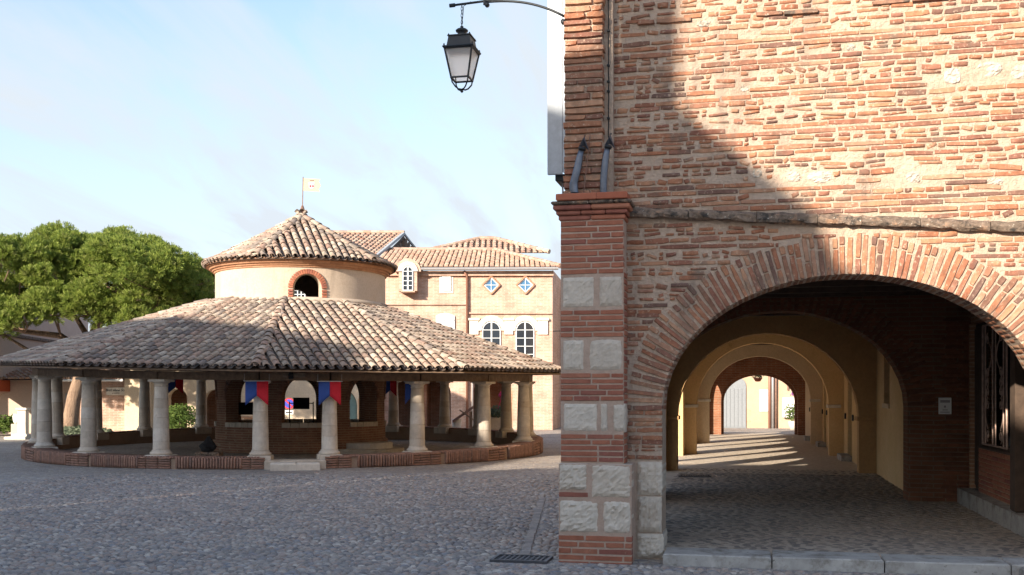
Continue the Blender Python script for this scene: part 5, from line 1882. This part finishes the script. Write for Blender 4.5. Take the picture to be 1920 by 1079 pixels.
MB(sqw).bbox(kx_ - .18, kx_ + .18, 43.97, 43.99, kz_ - .45, kz_ - .28, .004).build('plate', M['paper'], ps)
MB(sqw).box(kx_ - .13, kx_ + .13, 43.962, 43.969, kz_ - .39, kz_ - .34).build('lettering', M['ink'], ps)
# shrub in front of the left arch
sb = thing('laurel_shrub', sq(bgx(345, 44), 44, 0), 'green leafy shrub in front of the arch left of the tower', 'shrub')
leafy('foliage', sq(bgx(338, 44), 44, .75), .75, 1500, sb, M['leaf'], .07, 31, .8)
MB(sqw).tube([(bgx(338, 44), 44, 0), (bgx(338, 44), 44, .7)], .04, 6).build('stem', M['timber'], sb)

# low brick workshop on the left with a painted sign
D3 = 46.0
X3 = lambda u: bgx(u, D3)
Z3 = lambda v: bgz(v, D3)
ws = thing('brick_workshop', sq(X3(180), D3, 0), 'low sunlit brick workshop with tiled roof and white gutter left of the hall', 'house')
MB(sqw).box(X3(150), X3(237), D3, D3 + 5, 0, Z3(710)).build('front_wall', M['far_brick'], ws)
MB(sqw).box(X3(-40), X3(149.5), D3 + .4, D3 + 5, 0, Z3(712)).build('shop_front', M['beige_render'], ws)
tile_rows(ws, sqw, X3(-60), X3(240), D3 - .55, Z3(712), D3 + 3.6, Z3(690) + .35, .24)
MB(sqw).tube([(X3(100), D3 - .6, Z3(714)), (X3(240), D3 - .6, Z3(714))], .05, 6).build('gutter', M['white_wood'], ws)
MB(sqw).bbox(X3(238), X3(268), D3 - .3, D3 + 5, 0, 2.9, .02).build('white_pillar', M['sand_render'], ws)
MB(sqw).bbox(X3(120), X3(141), D3 + .35, D3 + .39, Z3(731), Z3(716), .004).build('shop_board', M['beige_render'], ws)
sh_ = MB(sqw).box(X3(118), X3(140), D3 + .37, D3 + .395, .1, Z3(738)).build('shop_window', M['glass'], ws)
for u in (118, 123, 133.5, 140): MB(sqw).bbox(X3(u) - .03, X3(u) + .03, D3 + .33, D3 + .369, .1, Z3(738), .005).build('frame', M['grey_wood'], sh_)
MB(sqw).bbox(X3(116), X3(142), D3 + .33, D3 + .368, Z3(741), Z3(738), .005).build('lintel', M['grey_wood'], sh_)
wsn = thing('workshop_sign', sq(X3(220), D3, 1.8), 'pale board sign with black handwritten lettering on the brick workshop', 'sign')
bz0, bz1 = Z3(741.5), Z3(727)
MB(sqw).bbox(X3(202), X3(236), D3 - .16, D3 - .02, bz0, bz1, .01).build('board', M['white_stone'], wsn)
smw = Matrix.Translation(sq(X3(219), D3 - .17, (bz0 + bz1) / 2 + .05)) @ RZ(YAW)
lettering('Brol afane Sol', .15, smw, M['ink'], wsn, shear=.25)
lettering('artisanes', .09, smw @ Matrix.Translation((.02, 0, -.12)), M['rusty'], wsn, shear=.1)

# tall rendered house along the left side of the square
rh = thing('rendered_house', sq(-22, 48, 0), 'tall beige rendered house with a red band over a dark arch, far left', 'house')
M['red_band'] = plaster('red_band', (.42, .10, .045), (.36, .085, .04), 1.5, .2)
ltf = lambda a, b, c: sq(-21.55 - .105 * a - b, 43.2 + a, c)      # a runs back along the front, b into the house
arch_wall(MB(ltf), lambda s_, o: (s_, o), 15, 0, 8.2, .4, [(3.7, 2.5, -1, 1.05, .75)]).build('front_wall', M['beige_render'], rh)
MB(ltf).box(0, 15, 3, 8, 0, 3).box(0, 15, .41, 8, 3.01, 8.2).build('rear_wall', M['beige_render'], rh)
MB(ltf).bbox(0, 7.0, -.06, -.004, 1.83, 2.32, .01).build('painted_band', M['red_band'], rh)
MB(ltf).bbox(0, 7.4, -.14, -.003, 2.33, 2.45, .02).build('string_course', M['ledge'], rh)
MB(ltf).bbox(0, 15, -.1, -.003, 4.22, 4.36, .02).build('upper_string_course', M['ledge'], rh)
tile_rows(rh, lambda a, b, c: ltf(a, b, c), 0, 15, -.5, 8.22, 4, 9.6, .26)
# stone gate post with its steps, white pot and plants
gp_ = thing('gate_post', sq(bgx(44, 41), 41, 0), 'white stone gate post with a moulded cap standing on stone steps', 'post')
kx4 = bgx(43.5, 41)
tf = lambda a, b, c: sq(kx4 + a, 41 + b, c)
pz = bgz(765, 41)
MB(tf).bbox(-.15, .15, -.15, .15, .16, pz - .1, .02).build('shaft', M['white_stone'], gp_)
MB(tf).bbox(-.21, .21, -.21, .21, pz - .099, pz, .03).build('cap', M['white_stone'], gp_)
MB(tf).bbox(-.50, .30, -.5, .3, -.02, .10, .02).build('step', M['white_stone'], gp_)
MB(tf).bbox(-.32, .26, -.3, .26, .101, .20, .02).build('upper_step', M['white_stone'], gp_)
po = thing('white_pot', sq(bgx(32, 43.5), 43.5, 0), 'white rounded flower pot beside the stone gate post', 'pot')
kx5 = bgx(32, 43.5); pz0 = bgz(795, 43.5)
MB(lambda a, b, c: sq(kx5 + a, 43.5 + b, c)).lathe([(.10, pz0), (.15, pz0 + .12), (.17, pz0 + .32), (.14, pz0 + .36), (.16, pz0 + .40), (.13, pz0 + .40), (.0, pz0 + .36)], 0, 0, 18).build('body', M['paper'], po, True)
MB(lambda a, b, c: sq(kx5 + a, 43.5 + b, c)).bbox(-.17, .17, -.17, .17, 0, pz0 - .002, .01).build('stand', M['beige_render'], po)
fs = thing('fern_clump', sq(bgx(16, 44), 44, 0), 'low green fern clump before the dark arch at far left', 'plant')
leafy('foliage', sq(bgx(14, 44), 44, .5), .5, 500, fs, M['leaf'], .09, 55, .8)
gr = leafy('grass_patch', sq(bgx(150, 41.5), 41.5, .18), 1.3, 1800, None, M['grey_leaf'], .10, 56, .22)
tag(gr, 'patch of pale grass and weeds round the pine trunk', 'grass', kind='stuff')

# ------------------------------------------------------------------ pine tree
DT = 42.0
tx = lambda u: bgx(u, DT)
tz = lambda v: bgz(v, DT)
tree = thing('pine_tree', sq(tx(136), DT, 0), 'large umbrella pine with a leaning trunk and broad green crown', 'tree')
M['bark'] = vmat('pine_bark', [(.26, .175, .12), (.30, .21, .15)], 5, .45, bump=1.0, bscale=18, bdist=.06, stretch=(3, 3, .6))
tp = [sq(tx(130), DT, -.1), sq(tx(132), DT, .7), sq(tx(139), DT, 1.6), sq(tx(152), DT, 2.5), sq(tx(162), DT, 3.3), sq(tx(180), DT, 4.3), sq(tx(205), DT, 5.2)]
MB().tube(tp, [.36, .30, .27, .25, .23, .19, .13], 14).build('trunk', M['bark'], tree, True)
limbs = [(((162, 3.3, 0), (120, 4.0, -.3), (60, 4.15, -.6), (0, 4.55, -.8), (-60, 5.2, -1)), .15),
         (((152, 2.7, 0), (100, 3.0, .4), (50, 3.35, .6), (0, 4.0, .6), (-40, 4.6, .7)), .11),
         (((170, 3.8, 0), (130, 4.7, .8), (90, 5.6, 1.2), (60, 6.4, 1.4)), .12),
         (((180, 4.2, 0), (215, 4.9, -.8), (262, 5.4, -1.2), (320, 5.7, -1.2)), .13),
         (((205, 5.0, 0), (212, 6.0, .2), (225, 7.0, .4)), .11),
         (((212, 2.9, .5), (214, 4.0, .5), (216, 5.3, .4), (205, 6.6, .3)), .12),
         (((190, 4.6, 0), (240, 5.0, 1.0), (300, 5.2, 1.8), (360, 5.4, 2.0)), .10)]
for pts, r in limbs:
    MB().tube([sq(tx(u), DT + dd, z) for u, z, dd in pts], [r * (1 - .7 * i / (len(pts) - 1)) for i in range(len(pts))], 8).build('limb', M['bark'], tree, True)
rg = random.Random(77)
M['needles'] = leaf_mat('pine_needles', [(.14, .20, .035), (.22, .28, .05), (.29, .35, .075), (.12, .18, .03), (.25, .30, .06), (.18, .20, .06)], .42)
prof = [(-90, 500, 640), (-40, 470, 640), (0, 452, 632), (45, 440, 615), (90, 424, 600), (140, 428, 600), (190, 428, 606), (235, 430, 606), (275, 448, 606), (310, 478, 606), (345, 478, 606), (385, 515, 602), (402, 545, 596)]


def crown_lim(u):
    for (u0, a0, b0), (u1, a1, b1) in zip(prof[:-1], prof[1:]):
        if u0 <= u <= u1:
            t = (u - u0) / (u1 - u0); return a0 + (a1 - a0) * t, b0 + (b1 - b0) * t
    return 520, 600


clumps, tries = [], 0
while len(clumps) < 58 and tries < 40000:            # boughs: lumps with air between them
    tries += 1
    u = rg.uniform(-80, 385)
    top_v, bot_v = crown_lim(u)
    R_ = rg.uniform(.75, 1.35) * (1 if u < 320 else .75)
    tt = rg.random() ** 1.4
    v_ = top_v + R_ * 30 + tt * max(2, (bot_v + 14 - top_v - R_ * 56))
    wd = 3.6 * math.sqrt(max(.08, 1 - ((u - 150) / 270) ** 2))
    dd = rg.uniform(-wd, wd)
    c = Vector((tx(u) * (1 + dd / DT), DT + dd, bgz(v_, DT + dd)))
    if any((c - q[0]).length < .50 * (R_ + q[1]) for q in clumps): continue
    clumps.append((c, R_))
puffs = []
for c, R_ in clumps:
    for _ in range(int(9 * R_ * R_) + 4):
        d = Vector((rg.gauss(0, 1), rg.gauss(0, 1), rg.gauss(.25, .8))).normalized()
        puffs.append((c + Vector((d.x, d.y, d.z * .72)) * R_ * rg.uniform(.55, 1.0), rg.uniform(.22, .46)))
V, Fc = [], []
for c, r in puffs:
    n = int(34 + 190 * r * r)
    for _ in range(n):
        d = Vector((rg.gauss(0, 1), rg.gauss(0, 1), rg.gauss(.35, .9))).normalized()
        p = c + Vector((d.x * r * 1.15, d.y * r * 1.15, d.z * r * .72)) * rg.uniform(.72, 1.06)
        ax = (d + Vector((rg.gauss(0, .35), rg.gauss(0, .35), .55 + rg.gauss(0, .3)))).normalized()
        o1 = ax.orthogonal().normalized(); o2 = ax.cross(o1)
        k0 = rg.random() * 6.28
        b = len(V)
        V.append(sq(*p)); 
        m_ = 9
        for k in range(m_):
            a = k0 + 2 * math.pi * k / m_
            sp2 = rg.uniform(.35, .85)
            dr = (ax + (o1 * math.cos(a) + o2 * math.sin(a)) * sp2).normalized()
            L = rg.uniform(.13, .22)
            sd = dr.cross(ax).normalized() * .016
            V.append(sq(*(p + dr * L + sd))); V.append(sq(*(p + dr * L - sd)))
            Fc.append((b, b + 1 + 2 * k, b + 2 + 2 * k))
MB().add(V, Fc).build('crown', M['needles'], tree)
# twigs from limbs into the puffs
tw_ = MB()
joints = [Vector((tx(u) * 1.0, DT + dd, z)) for pts, r in limbs for u, z, dd in pts[1:]]
for c, r in clumps + puffs[::4]:
    q = min(joints, key=lambda j: (j - c).length)
    mid_ = (q + c) / 2 + Vector((rg.uniform(-.2, .2), 0, -.15))
    tw_.tube([sq(*q), sq(*mid_), sq(*c)], [.04, .028, .015], 5)
tw_.build('twig_mass', M['bark'], tree)['kind'] = 'stuff'

# ------------------------------------------------------------------ wall lantern on its bracket
YL = 11.08
lan = thing('wall_lantern', (XW(866, YL), YL, ZV(866, 175, YL)), 'black four-sided lantern hanging from a scrolled iron bracket at the house corner', 'street lamp')
zl = lambda v: ZV(866, v, YL)
lx, ly = XW(866, YL), YL
ax0, ax1 = XW(848, YL), QX0 + .05
zarm = zl(7)
br = MB().tube([(ax0, ly, zarm - .012), (ax1, ly, zarm + .05)], .013, 8).tube([(ax0 - .03, ly, zarm - .013), (ax0 + .03, ly, zarm - .011)], .022, 8).build('bracket', M['lamp_paint'], lan, True)
pts = []
for i in range(13):
    t = i / 12
    pts.append((XW(915 + 143 * t, YL), ly, zl(8 + 38 * t ** 2.3)))
MB().tube(pts, .013, 8).build('bracket_brace', M['lamp_paint'], lan, True)
for (u, v) in ((913, 13), (1056, 56)):
    MB().tube([(XW(u, YL), ly - .02, zl(v)), (XW(u, YL), ly + .02, zl(v))], .026, 12).build('scroll_end', M['lamp_paint'], lan, True)
MB().tube([(XW(909, YL), ly, zarm + .02), (XW(909, YL), ly, zl(13))], .018, 8).build('collar', M['lamp_paint'], lan)
zch0, zch1 = zl(52), zarm
n = 7
for i in range(n):
    za = zch0 + (zch1 - zch0) * (i + .5) / n
    rr_ = (zch1 - zch0) / n * .62
    ang = 0 if i % 2 else math.pi / 2
    MB().tube([(lx + .010 * math.cos(t) * math.cos(ang), ly + .010 * math.cos(t) * math.sin(ang), za + rr_ * math.sin(t)) for t in [2 * math.pi * k / 10 for k in range(11)]], .0035, 5).build('chain_link', M['lamp_paint'], lan)
MB().tube([(lx - .006, ly, zch0), (lx + .012, ly, zl(30)), (lx + .02, ly, zl(12)), (lx + .10, ly, zarm + .012)], .004, 5).build('cable', M['iron'], lan)
MB().lathe([(.018, zl(54)), (.018, zl(50)), (.0, zl(49))], lx, ly, 10).build('hanger', M['lamp_paint'], lan)
MB().lathe([(.075, zl(71)), (.05, zl(68.5)), (.044, zl(62)), (.065, zl(60)), (.068, zl(57.5)), (.05, zl(55)), (.018, zl(54))], lx, ly, 20).build('chimney', M['lamp_paint'], lan, True)


def frustum(mb, w0, w1, z0, z1, t=None):
    a, b = w0 / 2, w1 / 2
    return mb.add([(lx - a, ly - a, z0), (lx + a, ly - a, z0), (lx + a, ly + a, z0), (lx - a, ly + a, z0), (lx - b, ly - b, z1), (lx + b, ly - b, z1), (lx + b, ly + b, z1), (lx - b, ly + b, z1)],
                  [(3, 2, 1, 0), (4, 5, 6, 7), (0, 1, 5, 4), (1, 2, 6, 5), (2, 3, 7, 6), (3, 0, 4, 7)])


m_ = MB(); frustum(m_, .27, .235, zl(92.5), zl(73)); frustum(m_, .255, .255, zl(72.9), zl(71)); m_.build('upper_hood', M['lamp_paint'], lan)
m_ = MB(); frustum(m_, .345, .335, zl(94.5), zl(92.6)); frustum(m_, .315, .345, zl(98), zl(94.6)); m_.build('eave', M['lamp_paint'], lan)
for s1 in (-1, 1):
    for s2 in (-1, 1):
        MB().lathe([(.008, zl(92)), (.009, zl(90)), (.004, zl(88)), (.0, zl(87.5))], lx + s1 * .155, ly + s2 * .155, 8).build('finial', M['lamp_paint'], lan)
        MB().lathe([(.007, zl(71)), (.008, zl(69.5)), (.0, zl(67.5))], lx + s1 * .115, ly + s2 * .115, 8).build('finial', M['lamp_paint'], lan)
        MB().tube([(lx + s1 * .150, ly + s2 * .150, zl(97)), (lx + s1 * .092, ly + s2 * .092, zl(150))], .0125, 4).build('corner_bar', M['lamp_paint'], lan)
        MB().tube([(lx + s1 * .092, ly + s2 * .092, zl(150)), (lx + s1 * .085, ly + s2 * .085, zl(157)), (lx + s1 * .055, ly + s2 * .055, zl(165)), (lx + s1 * .03, ly + s2 * .03, zl(168)), (lx, ly, zl(168))], .0085, 6).build('cage_rod', M['lamp_paint'], lan, True)
m_ = MB()
a = .096
for (p0, p1) in (((-a, -a), (a, -a)), ((a, -a), (a, a)), ((a, a), (-a, a)), ((-a, a), (-a, -a))):
    m_.tube([(lx + p0[0], ly + p0[1], zl(149)), (lx + p1[0], ly + p1[1], zl(149))], .0115, 4)
m_.build('bottom_rail', M['lamp_paint'], lan)
MB().lathe([(.0, zl(175)), (.017, zl(172.5)), (.017, zl(171)), (.0, zl(168))], lx, ly, 12, caps=False).build('drop_knob', M['lamp_paint'], lan, True)
m_, nt, b = base_mat('frosted_glass'); b.inputs['Base Color'].default_value = (.86, .84, .82, 1); b.inputs['Roughness'].default_value = .5; b.inputs['Transmission Weight'].default_value = .7
M['frosted'] = m_
for (sx, sy) in ((0, -1), (1, 0), (0, 1), (-1, 0)):
    t0, t1 = .146, .088
    if sx == 0: v = [(lx - t1, ly + sy * t1, zl(149)), (lx + t1, ly + sy * t1, zl(149)), (lx + t0, ly + sy * t0, zl(97)), (lx - t0, ly + sy * t0, zl(97))]
    else: v = [(lx + sx * t1, ly - t1, zl(149)), (lx + sx * t1, ly + t1, zl(149)), (lx + sx * t0, ly + t0, zl(97)), (lx + sx * t0, ly - t0, zl(97))]
    MB().add(v, [(0, 1, 2, 3)]).build('pane', M['frosted'], lan)

# shutter that stands out from the flank of the house, with its sill bracket
YS = 13.2
sx0, sx1 = XW(1026, YS), -1.90
sz0 = ZV(1030, 328, YS)
swt = thing('open_shutter', (sx1, YS, sz0), 'white board shutter standing open on the flank of the corner house', 'shutter')
for k in range(3):
    xa, xb = sx0 + (sx1 - sx0) * k / 3, sx0 + (sx1 - sx0) * (k + 1) / 3
    MB().bbox(xa + .003, xb - .003, YS, YS + .04, sz0 + .02 * k, 7.0, .008).build('board', M['shutter_paint'], swt)
MB().bbox(sx0 + .02, sx1, YS + .041, YS + .07, sz0 + .4, sz0 + .5, .004).build('batten', M['shutter_paint'], swt)
MB().bbox(XW(1039, YS), sx1 + .05, YS + .08, YS + .5, sz0 - .07, sz0 + .02, .01).build('window_sill', M['iron'], house)
MB().tube([(XW(1050, YS), YS + .2, 3.4), (XW(1050, YS), YS + .2, sz0)], .012, 6).build('conduit', M['pvc'], house)

# two bent metal sheaths on the pier cap and the cable beside them
def sheath(us, label, seed):
    t = thing('metal_sheath', (XW(us[0][0], YP), YP, zp(363)), label, 'metal sheath', 'metal sheaths on the pier cap')
    pts = [(XW(u, YP), YP + .02 - .0 * i, zp(v)) for i, (u, v, r) in enumerate(us)]
    rad = [r for u, v, r in us]
    n = 14
    v, f = [], []
    for i, (p, r) in enumerate(zip(pts, rad)):
        for k in range(n):
            a = 2 * math.pi * k / n
            v.append((p[0] + r * math.cos(a), p[1] + r * .55 * math.sin(a), p[2]))
    for i in range(len(pts) - 1):
        for k in range(n): f.append((i * n + k, i * n + (k + 1) % n, (i + 1) * n + (k + 1) % n, (i + 1) * n + k))
    f.append(tuple((len(pts) - 1) * n + k for k in range(n)))
    MB().add(v, f).build('sleeve', M['zinc'], t, True)
    ux, vx, r = us[-1]
    x, z = XW(ux, YP), zp(vx)
    MB().lathe([(r + .006, 0), (r + .014, .02), (r + .002, .035)], 0, 0, 14).build('collar', M['iron'], t, True, Matrix.Translation((x, YP + .02, z - .02)) @ RY(.25))
    MB().add([(-.05, 0, .02), (.0, -.03, .10), (.06, 0, -.03), (0, .03, .03), (.01, 0, .125)], [(0, 1, 4), (1, 2, 4), (2, 3, 4), (3, 0, 4), (0, 1, 2, 3)]).build('hook_plate', M['zinc'], t, False, Matrix.Translation((x + .02, YP + .02, z)))
    MB().lathe([(.0, -.012), (.011, 0), (.0, .012)], 0, 0, 8, caps=False).build('tip', M['iron'], t, True, Matrix.Translation((x + .035, YP + .02, z + .13)))


sheath([(1077, 358, .042), (1075, 350, .046), (1075, 340, .044), (1079, 325, .043), (1083, 308, .041), (1086, 292, .036), (1090, 275, .028)], 'bent grey metal sheath on the pier cap, the left one', 1)
sheath([(1131, 360, .036), (1131, 345, .037), (1132, 325, .037), (1134, 305, .037), (1136, 290, .034), (1139, 274, .028)], 'straighter grey metal sheath on the pier cap, the right one', 2)
cbl = thing('wall_cable', (XW(1139, YF), YF - .02, 4.3), 'thin black cable running down the brick wall beside the quoin', 'cable')
pts = [(XW(1141, YF - .13) + RND.uniform(-.003, .003), YF - .135, ZV(1141, v, YF)) for v in range(-60, 275, 12)]
MB().tube(pts, .0065, 5).build('cable', M['black'], cbl)
for v in (6, 66, 130, 160, 178, 228):
    MB().bbox(XW(1141, YF - .13) - .016, XW(1141, YF - .13) + .012, YF - .15, YF - .1, ZV(1141, v, YF) - .008, ZV(1141, v, YF) + .008, .003).build('clip', M['iron'], cbl)
rdc = thing('grounding_rod', (XW(1098, YP), YP, zp(363)), 'thin rusty rod leaning on the quoin above the pier cap', 'rod')
MB().tube([(XW(1094, YP), YP + .02, zp(360)), (XW(1105, YP), YP + .05, zp(248))], .006, 5).build('rod', M['rusty'], rdc)

# ------------------------------------------------------------------ houses behind the viewer that shade the square
def shade_house(name, label, prof, y0, y1, chim=()):
    """house with the given outline across the light, running back from y1 to y0"""
    xs = [p[0] for p in prof]
    t = thing(name, ((min(xs) + max(xs)) / 2, y0, 0), label, 'house')
    n = len(prof)
    tf = lambda x, y, z: (x + (y - y1) * math.tan(SUN_AZ), y, z)      # its long sides run along the light
    MB(tf).prism([(prof[0][0], 0)] + prof + [(prof[-1][0], 0)], y0, y1).build('wall', M['sand_render'], t)
    for (a, b), (c, d) in zip(prof[:-1], prof[1:]):
        if abs(c - a) > .5:
            MB(tf).add([(a, y0 - .2, b + .01), (c, y0 - .2, d + .01), (c, y1, d + .01), (a, y1, b + .01)], [(0, 1, 2, 3)]).build('roof_slope', M['tile_bed'], t)
    for (a, b, c, d, z0, h) in chim:
        MB(tf).box(a, b, c, d, z0, h).build('chimney', M['far_brick'], t)
    return t


shade_house('shading_house', 'rendered house behind the viewer whose roof and chimney shade the brick front',
            [(-21.0, 11.6), (-20.4, 12.1), (-14.5, 12.5), (-12.6, 13.1), (-11.3, 12.7), (-10.9, 12.1), (-9.60, 12.1), (-9.50, 11.6), (-8.15, 10.45), (-7.90, 9.9), (-7.3, 9.55), (-6.8, 9.15), (-6.0, 8.85), (-3.0, 8.6)], -11, -6, [(-10.22, -9.52, -6.8, -6.0, 11, 15.2)])
shade_house('shading_house', 'taller house behind the viewer that shades the left of the square',
            [(-47.0, 15.5), (-43.0, 18.9), (-33.0, 16.8), (-24.8, 15.0), (-21.05, 11.5)], -11, -6)
